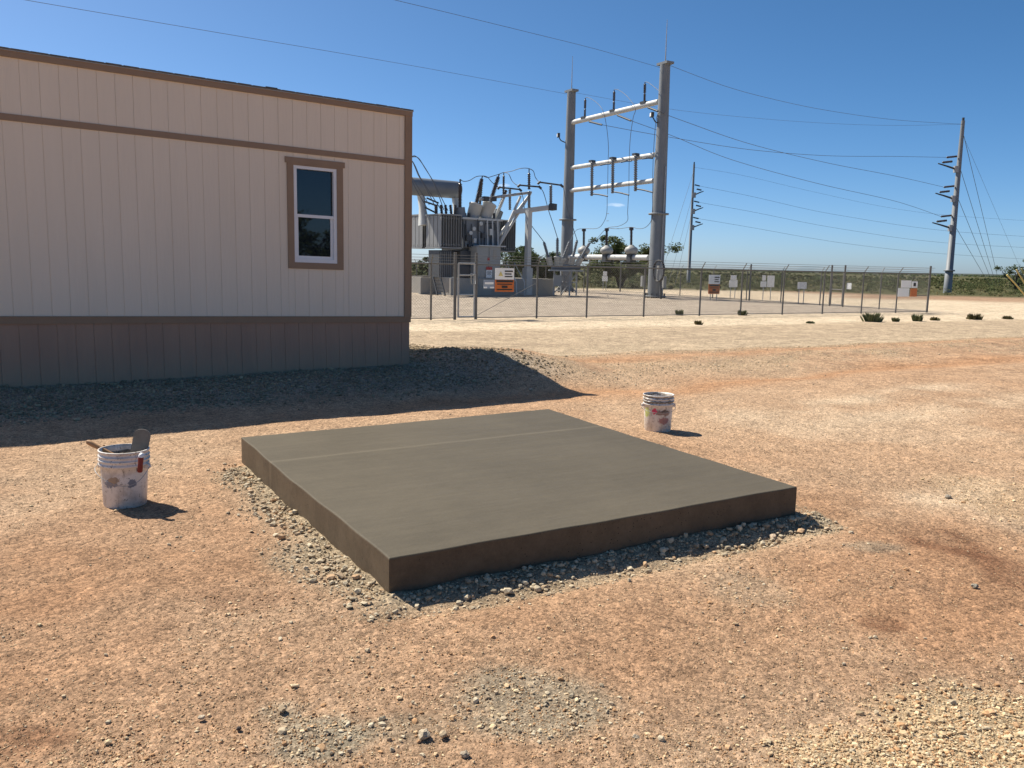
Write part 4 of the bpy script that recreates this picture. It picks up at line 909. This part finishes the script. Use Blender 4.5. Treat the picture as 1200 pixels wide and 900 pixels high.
    bx2 = HP(777.2, 330.5, .2); MB().box(bx2, (.3, .2, .62), (HD, HN, ZZ)).build('junction_box', M['cabinet'], t)
    bx3 = HP(753.5, 329.5, .1); MB().box(bx3, (.16, .22, .6), (HD, HN, ZZ)).build('junction_box', M['cabinet'], t)
    MB().tube(HP(774.5, 328, .75), Vector((HP(774.5, 348, .75).x, HP(774.5, 348, .75).y, 0)), .06).build('conduit', M['darksteel'], t)
h_structure()
def cable_coil():
    c = HP(772.5, 317.5, .95); P = []
    for k in range(73):
        an = 2*math.pi*k/24; r = (.43+.02*math.sin(k)); P.append(c+HD*(r*math.cos(an))+ZZ*(r*1.32*math.sin(an))+HN*(.02*k/24))
    o = MB().path(P, .03, 6).build('cable_coil', M['rubber'], loc=c); tag(o, 'coil of black cable hung on the right column of the H-frame', 'cable coil')
cable_coil()
# ---- jumpers and conductors
def wire(pts, label, name='conductor', r=.018, group=None, n=6):
    P = smooth_pts([Vector(p) for p in pts], n); o = MB().path(P, r, 5).build(name, M['wire'], loc=P[0]); return tag(o, label, 'wire', group)
G = 'jumper wires in the substation'
H_ = HP
wire([H_(685.8, 114.5), H_(690, 114.5, .3), H_(700, 121, .8), H_(707, 131, 1.1), H_(711, 150, .9), H_(713, 172, .6), H_(712.5, 192, .4), H_(712, 228, .4)], 'jumper looping from the left arrester on the top beam down to its switch', 'jumper_wire', .016, G)
wire([H_(719.8, 104.8), H_(725, 105.5, .3), H_(735, 113, .8), H_(744.5, 127, 1.1), H_(742, 138, 1), H_(738.8, 160, .8), H_(737.3, 188, .4), H_(737, 227, .4)], 'jumper looping from the middle arrester on the top beam down to its switch', 'jumper_wire', .016, G)
wire([H_(755.8, 96), H_(760, 97, .3), H_(768, 103, .6), H_(774, 110, .9), H_(775, 128, .9), H_(769, 140, .7), H_(765.5, 185, .4), H_(764.8, 225, .35)], 'jumper looping from the right arrester past the right column', 'jumper_wire', .016, G)
wire([H_(711.5, 230, .3), H_(711, 250, .3), H_(707, 261, .3), H_(700, 267.5, .2), H_(684.3, 268), H_(675, 270, .5), H_(669, 281, 1.2), W(668, 282, 47.6)], 'jumper from the left hanging switch over the left post insulator to the breaker', 'jumper_wire', .016, G)
wire([H_(736.5, 228, .3), H_(735.5, 248, .3), H_(735, 259, .3), H_(725, 265, .3), H_(711, 267.5), H_(700, 279, 1), W(691, 284.5, 47.6)], 'jumper from the middle hanging switch over the middle post insulator to the breaker', 'jumper_wire', .016, G)
wire([H_(764.5, 225, .3), H_(764, 255, .4), H_(757, 266, .3), H_(748, 268, .2), H_(739.7, 266.2), H_(725, 268, .2), H_(711.2, 267.3)], 'jumper from the right hanging switch along the three post insulators', 'jumper_wire', .016, G)
T_ = lambda x, y, b=.5: TP(x, y, b)
wire([T_(539.5, 210, .4), T_(543, 212.5), T_(550, 211.5), T_(558, 207), T_(565.3, 206.2)], 'jumper between the small upright bushing and the first tilted bushing', 'jumper_wire', .02, G)
wire([T_(565.5, 206), T_(571, 207.5), T_(577, 214), W(584, 219.5, 48.4)], 'jumper from the first tilted bushing to the left switch blade', 'jumper_wire', .02, G)
wire([T_(565.5, 206), T_(571, 208), T_(577, 206.5), T_(585, 204)], 'jumper between the two tilted transformer bushings', 'jumper_wire', .02, G)
wire([T_(585, 204), W(590.4, 202.2, 48.6), W(596, 204, 48), W(600, 212, 47.8), W(605, 216.5, 47.5), W(609, 217.5, 47.4)], 'jumper from the second tilted bushing over the thin arrester to the middle switch', 'jumper_wire', .02, G)
wire([W(590.4, 202.2, 48.6), W(600, 200.5, 48), W(608, 197.8, 47.6), W(615, 197, 47.5), W(620, 197.5, 47.5)], 'jumper between the two arresters above the T-shaped post', 'jumper_wire', .02, G)
wire([W(620, 197.5, 47.5), W(625, 200.5, 47.4), W(627.5, 208, 47.3), W(632, 213.5, 47.0)], 'jumper from the tall arrester down to the right switch blade', 'jumper_wire', .02, G)
wire([W(632, 219, 47.4), W(637, 226, 47.4), W(643, 247, 47.4), W(649, 265, 47.5), W(653.3, 279, 47.6)], 'jumper from the middle switch blade down to the upright breaker bushing', 'jumper_wire', .02, G)
wire([W(609, 222, 48.4), W(613, 232, 48.2), W(616, 252, 48), W(624, 266, 47.8), W(631, 275, 47.7), W(637.3, 283.5, 47.6)], 'jumper from the left switch blade down to the leftmost breaker bushing', 'jumper_wire', .02, G)
wire([W(657.5, 217, 46.8), W(660, 219, 46.8), W(664, 240, 47.3), W(671, 265, 47.6), W(676.3, 281.5, 47.6)], 'jumper from the right switch blade past the left column to the breaker', 'jumper_wire', .02, G)

# ---- transmission poles
def pole(px, py, pytop, r0, r1, label, arms, side, Yoff=0):
    b = gnd(px, py); d = (b.xy.length); top = plane_pt(px, pytop, b, Vector((0, 1, 0))); zt = top.z
    t = thing('power_pole', label, 'power pole', b, group='steel transmission poles')
    q = MB().path([b+ZZ*.0, b+ZZ*zt*.13, b+ZZ*zt*.131, b+ZZ*zt], [r0, r0*.95, r0*.88, r1], 14).build('shaft', M['steel_pole'], t)
    MB().lathe([(.001, 0), (r0*1.3, 0), (r0*1.3, .12), (.001, .12)], b+ZZ*zt*.13, None, 14).build('flange', M['steel_pole'], t)
    MB().tube(b+ZZ*zt, b+ZZ*(zt+.25), r1*.7, n=8).build('cap', M['darksteel'], t)
    tips = []
    for (f, ln) in arms:
        z = zt*f; a = b+ZZ*z; s = Vector((side, -.15, 0)).normalized()
        ar = MB().path([a+s*r0*.6-ZZ*.55, a+s*ln*.6-ZZ*.3, a+s*ln-ZZ*.12], [.09, .07, .05], 6).build('crossarm', M['darksteel'], t)
        MB().insulator(a+s*ln*.34+ZZ*.1, a+s*ln*.8+ZZ*.32*0+ZZ*-.02, .11, 7).build('line_post_insulator', M['porcelain'], ar)
        MB().insulator(a+s*(r0*.8)+ZZ*.55, a+s*ln*.62+ZZ*.42, .10, 8).build('strain_insulator', M['porcelain'], ar)
        MB().box(a+s*r0*.7-ZZ*.55, (.35, .3, .55)).build('arm_bracket', M['galv'], ar)
        tips.append(a+s*ln*.62+ZZ*.42)
    return b, zt, tips
RP, RZ, RT = pole(1110, 343.5, 141, .35, .155, 'pale tapered steel power pole beyond the right end of the fence', ((.76, 2.0), (.59, 2.0), (.42, 2.05)), -1)
MP, MZ, MT = pole(806.5, 333, 192.5, .21, .10, 'dark steel power pole beyond the H-frame, left of the orange fence sign', ((.79, 1.15), (.655, 1.2), (.52, 1.25)), 1)
# span wires
def span(p, q, sag, label, group, r=.0145, n=24):
    p, q = Vector(p), Vector(q); P = [p+(q-p)*(k/n)-ZZ*(sag*4*(k/n)*(1-k/n)) for k in range(n+1)]
    o = MB().path(P, r, 5).build('conductor', M['wire'], loc=P[0]); return tag(o, label, 'wire', group)
GP = 'phase conductors to the right pole'
def along(pts, label, g, r=.0145):
    return wire(pts, label, 'conductor', r, g, 10)
def sp3(p, q, mids, label, g, r=.0145):        # span through picture points at interpolated distance
    p, q = Vector(p), Vector(q); P = [p]
    for (x, y) in mids:
        # vertical plane through the two ends
        nrm = (q-p).cross(ZZ).normalized(); P.append(plane_pt(x, y, p, nrm))
    return along(P+[q], label, g, r)
sp3(HP(705.5, 146.3, 1.2), RT[0], [(783, 160.5), (880, 175.5), (970, 182.5), (1050, 183.3)], 'top phase conductor from the H-frame to the highest arm of the right pole', GP)
sp3(HP(771, 130.3, .7), RT[1], [(800, 141.5), (880, 169), (970, 191), (1050, 206.5)], 'phase conductor from the right side of the H-frame to the middle arm', GP)
sp3(HP(739.5, 141.5, 1.2), RT[2], [(790, 160), (860, 188), (960, 215.5), (1050, 236)], 'phase conductor from the middle of the H-frame to the lowest arm', GP)
GS = 'overhead shield wires'
rt = HR+ZZ*HP(779.5, 78).z; lt = HL+ZZ*HP(667.5, 110).z; rtop = RP+ZZ*(RZ-.3)
sp3(rt+HD*.35, rtop, [(850, 101), (905, 116), (970, 129.5), (1050, 140.5)], 'shield wire from the right column top down to the right pole top', GS, .0115)
sp3(lt+HD*.3, rtop, [(783, 127.5), (880, 138), (970, 144.5), (1050, 147)], 'faint shield wire from the left column top to the right pole top', GS, .008)
along([lt-HD*.35, W(620, 102, 50), W(500, 80, 42), W(400, 62.5, 37), W(260, 39, 32), W(30, 0, 27), W(-120, -27, 24)], 'shield wire running left over the trailer from the left column top', GS, .008)
along([rt-HD*.35, W(700, 58, 43), W(620, 38, 39), W(530, 16, 35), W(455, -2, 32), W(380, -22, 30)], 'shield wire running up and left from the right column top', GS, .009)
GM = 'conductors from the far pole'
mt = MP+ZZ*(MZ-.3)
def far_line(p, pts, label, r=.013):
    return along([p]+[W(x, y, MP.y+(x-MP.x*0-820)/380*22) for x, y in pts], label, GM, r)
far_line(mt, ((870, 205.5), (950, 224), (1040, 243), (1120, 253), (1260, 262)), 'faint top wire leaving the far pole to the right', .010)
far_line(MT[0], ((880, 230), (950, 246), (1000, 255), (1060, 264.5), (1120, 271.5), (1200, 277), (1260, 280)), 'highest of the three conductors from the arms of the far pole')
far_line(MT[1], ((880, 248), (950, 262), (1000, 270.5), (1060, 279.5), (1120, 285.5), (1200, 290), (1260, 292.5)), 'middle one of the three conductors from the arms of the far pole')
far_line(MT[2], ((880, 266.5), (950, 279), (1000, 286.5), (1060, 293.5), (1120, 298.5), (1200, 303.5), (1260, 306)), 'lowest of the three conductors from the arms of the far pole')
GG = 'guy wires'
for k, (z, x, lab) in enumerate(((.95, 1169, 'guy wire from the top of the right pole'), (.75, 1165.5, 'guy wire from the upper arm of the right pole'), (.58, 1162.5, 'guy wire from the middle arm of the right pole'), (.41, 1159, 'guy wire from the lowest arm of the right pole'))):
    q = gnd(x+3, 337+k*.3); o = MB().path([RP+ZZ*RZ*z, q], .022, 4).build('guy_wire', M['wire'], loc=q); tag(o, lab, 'guy wire', GG)
q = gnd(1205, 336); o = MB().path([RP+ZZ*RZ*.93, q], .012, 4).build('guy_wire', M['wire'], loc=q); tag(o, 'outermost thin guy wire right of the right pole', 'guy wire', GG)
for k, (z, x) in enumerate(((.95, 771), (.75, 783), (.6, 791))):
    q = gnd(x, 333.5); o = MB().path([MP+ZZ*MZ*z, q], .014, 4).build('guy_wire', M['wire'], loc=q); tag(o, ['longest faint guy wire left of the far pole', 'middle faint guy wire left of the far pole', 'shortest faint guy wire left of the far pole'][k], 'guy wire', GG)
for k, (p, q) in enumerate((((1180, 322), (1209, 353)), ((1191, 316), (1212, 350)), ((1197, 315), (1214, 346)), ((1186, 324), (1206, 352)))):
    if k == 3: continue
    b = gnd(*q); tp_ = plane_pt(*p, b, Vector((0, 1, 0)))
    o = MB().path([b-ZZ*.1, b*.35+tp_*.65, tp_], .055, 7).build('guy_marker', M['yellow'], loc=b); tag(o, ['lowest yellow guy guard tube at the right edge of the view', 'middle yellow guy guard tube at the right edge of the view', 'outermost yellow guy guard tube at the right edge of the view'][k], 'guy guard', 'yellow guy guards')

# ------------------------------------------------------------------ chain link fence
CF = gnd(1086, 366.2)                       # front right corner post
FU = (CF-gnd(557, 374.2)); FU.z = 0; FU = FU.normalized(); FV = Vector((-FU.y, FU.x, 0))
FH = 1.62
def fa(px):                                  # distance along the front line, from the corner to the left
    p = plane_pt(px, 360, CF, FV); return (CF-p).dot(FU)
def fence_run(t, o, d, stops, length, corner=(), arm=True, armdir=None, gaps=()):
    up = ZZ
    for k, s in enumerate(stops):
        b = o+d*s; big = s in corner; r = .045 if big else .030; h = FH+.34 if big else FH+.02
        p = MB().tube(b-ZZ*.1, b+ZZ*h, r, n=8).build('post', M['fence'], t)
        if arm and not big:
            ad = armdir or -FV; MB().tube(b+ZZ*(FH+.0), b+ZZ*(FH+.24)+ad*.22+d*.05, .016, n=6).build('barb_arm', M['fence'], p)
    cuts = [0]+[v for g in gaps for v in g]+[length]
    for a, b in zip(cuts[::2], cuts[1::2]):
        MB().tube(o+d*a+ZZ*FH, o+d*b+ZZ*FH, .021, n=7).build('top_rail', M['fence'], t)
        MB().tube(o+d*a+ZZ*.05, o+d*b+ZZ*.05, .012, n=5).build('bottom_wire', M['fence'], t)
        fabric(t, o+d*a, d, b-a, FH-.06, s=.085 if arm and armdir is None else .13)
    for k in range(3):
        z = FH+.09+.08*k; ad = (armdir or -FV)*(.08+.07*k) if arm else Vector((0, 0, 0)); 
        MB().tube(o+ZZ*z+ad, o+d*length+ZZ*z+ad, .0055, n=4).build('barbed_wire', M['mesh'], t)
def fabric(t, o, d, L_, h, z0=.05, s=.085, r=.0021):
    mb = MB(); nn = d.cross(ZZ)*r; n = int((L_+h)/s)
    for sg in (1, -1):
        for k in range(n):
            x0 = k*s-h; a0, a1 = max(x0, 0), min(x0+h, L_)
            if a1-a0 < .02: continue
            za, zb = a0-x0, a1-x0
            if sg < 0: za, zb = h-za, h-zb
            p, q = o+d*a0+ZZ*(z0+za), o+d*a1+ZZ*(z0+zb); w = Vector((0, 0, r*1.2)); nq = nn*sg
            mb.add([p-w+nq, p+w+nq, p-nq, q-w+nq, q+w+nq, q-nq], [(0, 1, 4, 3), (1, 2, 5, 4), (2, 0, 3, 5)])
    f = mb.build('chain_mesh', M['mesh'], t); f['kind'] = 'stuff'
def fences():
    t = thing('chain_link_fence', 'long chain link fence with barbed wire along the front of the substation', 'fence', CF)
    st = [fa(x) for x in (1050, 1009.5, 964, 917, 868, 820, 754.5, 687.5, 629)]; g1, g0 = fa(557.5), fa(533)
    ext = [fa(505)+2.4*k for k in range(6)]
    fence_run(t, CF, -FU, [0.]+st+[g1, g0]+ext, ext[-1], corner=(0., g1, g0), gaps=((g1, g0),))
    MB().tube(CF-FU*.1+ZZ*.72, CF-FU*fa(1050)+ZZ*.72, .018, n=6).build('mid_rail', M['fence'], t)
    MB().tube(CF-FU*fa(629)+ZZ*1.1, CF-FU*(g1)+ZZ*.1, .008, n=5).build('truss_rod', M['fence'], t)
    # side line and rear line
    t2 = thing('chain_link_fence', 'chain link fence running back from the right corner of the substation', 'fence', CF)
    sd = (gnd(878, 352.2)-CF); sd.z = 0; ln0 = sd.length; sd = sd.normalized()
    def sa(px): p = plane_pt(px, 350, CF, sd.cross(ZZ)); return (p-CF).dot(sd)
    ss = [sa(1031), sa(988), sa(972.5), sa(961), sa(915), sa(878), sa(874.5)]; ss = [s for s in ss if s > 0]
    LN = 24.
    fence_run(t2, CF, sd, ss+[sa(878)+3.1*k for k in range(1, 4)]+[LN], LN, corner=(ss[1], ss[2], ss[5], LN), armdir=FU, gaps=((ss[1], ss[2]-.0),))
    t3 = thing('chain_link_fence', 'far chain link fence along the back of the substation', 'fence', CF+sd*LN)
    bo = CF+sd*LN; bd = -FU
    fence_run(t3, bo, bd, [3.*k for k in range(1, 11)], 30., armdir=FV)
    # gates
    g = thing('walk_gate', 'narrow chain link walk gate left of the control cabinet', 'gate', CF-FU*g0)
    a, b = CF-FU*(g0-.10), CF-FU*(g1+.06)
    a2, b2 = a+FU*.0-FV*.02, b-FV*.02
    MB().tube(a2+ZZ*.08, a2+ZZ*(FH+.02), .028).tube(b2+ZZ*.08, b2+ZZ*(FH+.02), .028).tube(a2+ZZ*.08, b2+ZZ*.08, .025).tube(a2+ZZ*1.30, b2+ZZ*1.30, .022).tube(a2+ZZ*.72, b2+ZZ*.72, .022).tube(a2+ZZ*(FH+.02), b2+ZZ*(FH+.02), .025).build('frame', M['galv'], g)
    fabric(g, a2, FU, (b2-a2).length, FH-.12)
    MB().path([b2-FV*.03-FU*.14+ZZ*1.35, b2-FV*.06-FU*.14+ZZ*1.05, b2-FV*.06+ZZ*1.05, b2-FV*.06+ZZ*1.33, b2-FV*.03-FU*.14+ZZ*1.35], .016, 6).build('latch', M['galv'], g)
    g = thing('double_gate', 'chain link vehicle gate between heavy posts at the right of the yard', 'gate', CF+sd*ss[1])
    a, b = CF+sd*(ss[1]+.06), CF+sd*(ss[2]-.06)
    MB().tube(a+ZZ*.08, a+ZZ*FH, .025).tube(b+ZZ*.08, b+ZZ*FH, .025).tube(a+ZZ*.08, b+ZZ*.08, .022).tube(a+ZZ*FH, b+ZZ*FH, .022).tube(a+ZZ*.8, b+ZZ*.8, .02).build('frame', M['fence'], g)
    fabric(g, a, sd, (b-a).length, FH-.1)
    return sd
SD = fences()
# thick post by the left gate and inner post
# ---- signs: (px box, plane point, colour stack)
def sign(label, group, o, nrm, x0, y0, x1, y1, spec, th=.012, posts=False, lift=.05):
    nrm = nrm.normalized(); sx = ZZ.cross(nrm).normalized(); oo = o+nrm*lift
    a, b = plane_pt(x0, y0, oo, nrm), plane_pt(x1, y1, oo, nrm); c = (a+b)/2; w = abs((b-a).dot(sx)); h = abs(a.z-b.z)
    t = thing('sign', label, 'sign', c, group=group)
    pan = None
    for (u0, v0, u1, v1, mt, nm) in spec:
        cc = c+sx*((u0+u1)/2-.5)*w+ZZ*(.5-(v0+v1)/2)*h
        lay = .0 if nm == 'panel' else .010
        MB().box(cc+nrm*lay, ((u1-u0)*w, th, (v1-v0)*h), (sx, nrm, ZZ)).build(nm, M[mt], t)
    if posts:
        for s in (-.25, .3):
            q = c+sx*s*w-nrm*.03; MB().tube(Vector((q.x, q.y, -.05)), q+ZZ*h*.2, .022, n=6).build('leg', M['galv'], t)
WT = [(0, .0, 1, .48, 'signwhite', 'panel'), (0, .49, 1, 1, 'orange', 'panel'), (.06, .51, .94, .60, 'signblack', 'header'), (.1, .66, .9, .70, 'signblack', 'text_line'), (.35, .74, .65, .84, 'signblack', 'text_line'), (.1, .88, .9, .93, 'signblack', 'text_line')]
def triangle(o, nrm, px, py, hw, lift=.075):
    sx = ZZ.cross(nrm).normalized(); c = plane_pt(px, py, o+nrm*lift, nrm)
    m_ = MB().add([c-sx*hw-ZZ*hw*.8, c+sx*hw-ZZ*hw*.8, c+ZZ*hw, c-sx*hw-ZZ*hw*.8-nrm*.008, c+sx*hw-ZZ*hw*.8-nrm*.008, c+ZZ*hw-nrm*.008], [(0, 1, 2), (5, 4, 3), (0, 3, 4, 1), (1, 4, 5, 2), (2, 5, 3, 0)])
    return m_
GSN = 'warning signs on the substation fence'
FN = -FV
def warn(label, o, nrm, x0, y0, x1, y1, **k):
    sp = WT+[(.50, .10, .92, .16, 'signblack', 'text_line'), (.50, .22, .85, .27, 'signblack', 'text_line'), (.50, .33, .9, .38, 'signblack', 'text_line')]
    sign(label, GSN, o, nrm, x0, y0, x1, y1, sp, **k)
warn('large white and orange warning sign in front of the control cabinet', CF, FN, 580.5, 314, 602, 342)
tri = triangle(CF, FN, 587, 321, .075, .07).build('warning_triangle', M['yellow'], loc=(0, 0, 0))
par = [o for o in bpy.data.objects if o.name == 'sign'][0]; tri.parent = par; tri.location = -Vector(par.location)
sign('small white sign with red header on the cabinet side', GSN, TP(573, 320, -.8), -LL, 569.8, 312.5, 576.5, 325.5, [(0, .3, 1, 1, 'signwhite', 'panel'), (0, 0, 1, .29, 'signred', 'header'), (.15, .45, .85, .52, 'signblack', 'text_line'), (.15, .62, .8, .69, 'signblack', 'text_line')], lift=.02)
sign('blue grey sign low on the fence left of the orange warning', GSN, CF, FN, 567, 328, 579, 338, [(0, 0, 1, 1, 'signblue', 'panel'), (.08, .25, .92, .5, 'signwhite', 'text_line'), (.0, .8, .3, .98, 'signwhite', 'text_line'), (.6, .8, .98, .98, 'signwhite', 'text_line')])
warn('white and orange warning sign on legs in the middle of the yard', gnd(836, 352), FN, 831, 322, 843, 344.5, posts=True)
ro = CF+SD*24
sign('pair of white notices on the far fence under the low beam', GSN, gnd(708, 340.5), FN, 706, 318, 712, 329.5, [(.15, 0, .85, .45, 'signwhite', 'panel'), (0, .48, 1, 1, 'signwhite', 'panel')], posts=True)
YP = gnd(862, 345)
sign('white notice with narrow upper panel right of the orange yard sign', GSN, gnd(860, 350), FN, 855, 322.5, 864, 336.5, [(.15, 0, .85, .38, 'signwhite', 'panel'), (0, .41, 1, 1, 'signwhite', 'panel')], posts=True)
sign('cluster of white notices and box behind the middle of the fence', GSN, gnd(900, 352), FN, 892, 322.5, 907, 336.5, [(.1, 0, .35, .45, 'signwhite', 'panel'), (0, .52, .42, 1, 'signwhite', 'panel'), (.48, .02, 1, 1, 'signwhite', 'panel')], posts=True)
sign('plain white square notice on the side fence left of the vehicle gate', GSN, gnd(940, 356), FN, 935, 330.5, 945, 338.5, [(0, 0, 1, 1, 'signwhite', 'panel')], posts=True)
sign('tiny white notice on the fence right of the vehicle gate', GSN, CF+SD*2.6, SD.cross(ZZ), 992.5, 331.5, 997.5, 339, [(0, 0, 1, 1, 'signwhite', 'panel')])
sign('two stacked white panels with orange warning on the right corner of the fence', GSN, CF, FN, 1053.5, 328.5, 1074, 347.5, [(.14, 0, .66, .45, 'signwhite', 'panel'), (0, .48, .58, 1, 'signwhite', 'panel'), (.7, .05, 1, .45, 'signwhite', 'panel'), (.66, .5, 1, 1, 'orange', 'panel'), (.78, .14, .9, .36, 'signblack', 'text_line')])

# ------------------------------------------------------------------ vegetation
def leaf_quads(mb, c, r, n, s, sq=.7):
    for k in range(n):
        v = Vector((random.gauss(0, 1), random.gauss(0, 1), random.gauss(0, 1))); v = v.normalized()*(random.random()**.45)
        p = c+Vector((v.x*r, v.y*r, v.z*r*sq)); a = Vector((random.gauss(0, 1), random.gauss(0, 1), random.gauss(0, .6))).normalized(); b = a.orthogonal().normalized(); sz = s*random.uniform(.6, 1.4)
        mb.add([p-a*sz, p+b*sz*.6, p+a*sz, p-b*sz*.6], [(0, 1, 2, 3)])
def tree(px, py, Y, w, h, label, seed, leaf='leaf', lean=0., n=34, trunk=.12, s=.085, fill=2.2):
    random.seed(seed); b = W(px, py, Y); b.z = 0
    t = thing('mesquite_tree', label, 'tree', b, group='mesquite trees')
    tr = MB(); lv = MB(); tips = []
    for k in range(3):
        an = random.uniform(0, 6.28); d = Vector((math.cos(an)*.5+lean, math.sin(an)*.4, 1)).normalized(); P = [b+Vector((0, 0, -.1))]; 
        L_ = h*.55
        for q in range(5):
            P.append(P[-1]+d*L_/5); d = (d+Vector((random.uniform(-.35, .35), random.uniform(-.3, .3), .05))).normalized()
        tr.path(P, [trunk, trunk*.9, trunk*.75, trunk*.55, trunk*.4, trunk*.28], 6); 
        for q in range(5):
            st = P[random.randint(2, 5)]; e = Vector((random.uniform(-1, 1)*w*.55, random.uniform(-1, 1)*w*.5, random.uniform(.1, 1)*h*.48)); m_ = st+e*.5+Vector((0, 0, random.uniform(0, .3)))
            tr.path([st, m_, st+e], [trunk*.35, trunk*.2, trunk*.08], 5); tips += [m_, st+e]
    for k in range(n):
        c = random.choice(tips)+Vector((random.gauss(0, .10)*w, random.gauss(0, .10)*w, random.gauss(0, .06)*h))
        c.z = max(c.z, h*.25); leaf_quads(lv, c, random.uniform(.08, .17)*w, int(60*fill), s)
    tr.build('trunk', M['bark'], t); lv.build('crown', M[leaf], t); return t
tree(612, 331, 72, 3.6, 3.4, 'bushy mesquite tree behind the T-shaped post', 3, 'leafdark', 0, 75)
tree(641, 331, 75, 3.2, 3.5, 'mesquite tree behind the circuit breaker bushings', 8, 'leafdark', 0, 60)
tree(727, 335, 70, 4.3, 4.1, 'spreading mesquite tree with forked dark trunk seen under the low beam', 14, 'leaf', 0, 120, .16)
tree(508, 331, 66, 2.6, 3.0, 'thin mesquite seen under the left radiators, beside the trailer corner', 5, 'leafdark', 0, 18)
tree(1194, 338, 88, 3.4, 4.0, 'sparse dark mesquite tree at the right edge of the view', 21, 'leafdark', -.2, 26, .13, .075, 1.6)
for k, (x, y) in enumerate(((42, -28), (50, -40), (63, -35), (58, -52))):
    t = tree(600, 330, 60, 8, 5.5, ['broad mesquite tree behind the viewer, first from the trailer', 'tallest mesquite tree behind the viewer', 'dense mesquite tree behind the viewer on the right', 'farthest mesquite tree behind the viewer'][k], 50+k, 'leafdark', 0, 36, .2, .22, .8); t.location = (x, y, 0)
random.seed(99)
def bush_field(name, label, n, xr, yr, hmin, hmax, leaf, qn, s):
    mb = MB()
    for k in range(n):
        y = yr[0]*(yr[1]/yr[0])**random.random(); x = random.uniform(*xr)*y; h = random.uniform(hmin, hmax); w = h*random.uniform(.7, 1.6)
        if y < 62 and x > 0: continue
        for q in range(random.randint(1, 3)): leaf_quads(mb, Vector((x+random.uniform(-1, 1)*w, y+random.uniform(-1, 1)*w, h*.45)), w*.6, qn, s*y/100, h/w*.8)
    o = mb.build(name, M[leaf]); tag(o, label, 'scrub', kind='stuff')
bush_field('scrub_field', 'olive green brush covering the plain behind the substation', 1900, (-.35, .75), (66, 380), .25, .75, 'scrub', 34, .085)
bush_field('dark_scrub', 'darker green brush scattered through the plain', 420, (-.35, .75), (72, 600), .35, 1.2, 'leafdark', 40, .09)
bush_field('dry_grass', 'dry yellow grass between the brush', 1100, (-.35, .75), (66, 240), .15, .4, 'drygrass', 18, .08)
bush_field('far_scrub', 'far dark brush along the horizon', 900, (-.5, .8), (600, 2400), 1.2, 3, 'leafdark', 8, .10)
def weed(px, py, w, h, label, leaf='weed', n=130):
    b = gnd(px, py); b.z = zg(b.x, b.y); mb = MB(); 
    for k in range(n):
        an = random.uniform(0, 6.28); r = abs(random.gauss(0, .45))*w; L_ = h*1.7*random.uniform(.5, 1.15)*(1-.35*min(r/w, 1)); d = Vector((math.cos(an)*.6, math.sin(an)*.6, 1)).normalized()
        p = b+Vector((math.cos(an)*r, math.sin(an)*r*.7, 0)); sdv = d.cross(Vector((random.uniform(-1, 1), random.uniform(-1, 1), .2))).normalized()*random.uniform(.008, .02)*(1+b.y/40)
        mb.add([p-sdv, p+sdv, p+d*L_*.6+sdv*.8, p+d*L_, p+d*L_*.6-sdv*.8], [(0, 1, 2, 3, 4)])
    o = mb.build('weed', M[leaf], loc=b); tag(o, label, 'weed', 'weeds beside the road')
weed(1022, 377, .28, .22, 'biggest dark green weed on the pale strip below the fence gate', n=220)
weed(1049, 377, .10, .10, 'small weed just right of the biggest roadside weed'); weed(1075, 376.5, .16, .18, 'upright weed below the right corner of the fence')
weed(1095, 375.5, .14, .09, 'flat thin weed right of the fence corner', 'drygrass'); weed(1142, 374.5, .24, .16, 'grey green weed in front of the right pole', 'drygrass', 180)
weed(1180, 374, .18, .09, 'low dry weed near the right edge of the road', 'drygrass'); weed(950, 379, .14, .05, 'low dark weed left of the biggest roadside weed')
weed(818, 380.5, .08, .09, 'weed at the foot of the fence post nearest the orange yard sign', 'drygrass'); weed(870, 369.5, .14, .14, 'dark round weed at the fence foot, right of centre'); weed(796, 369.5, .10, .14, 'dark weed tuft inside the fence, right of the H-frame')
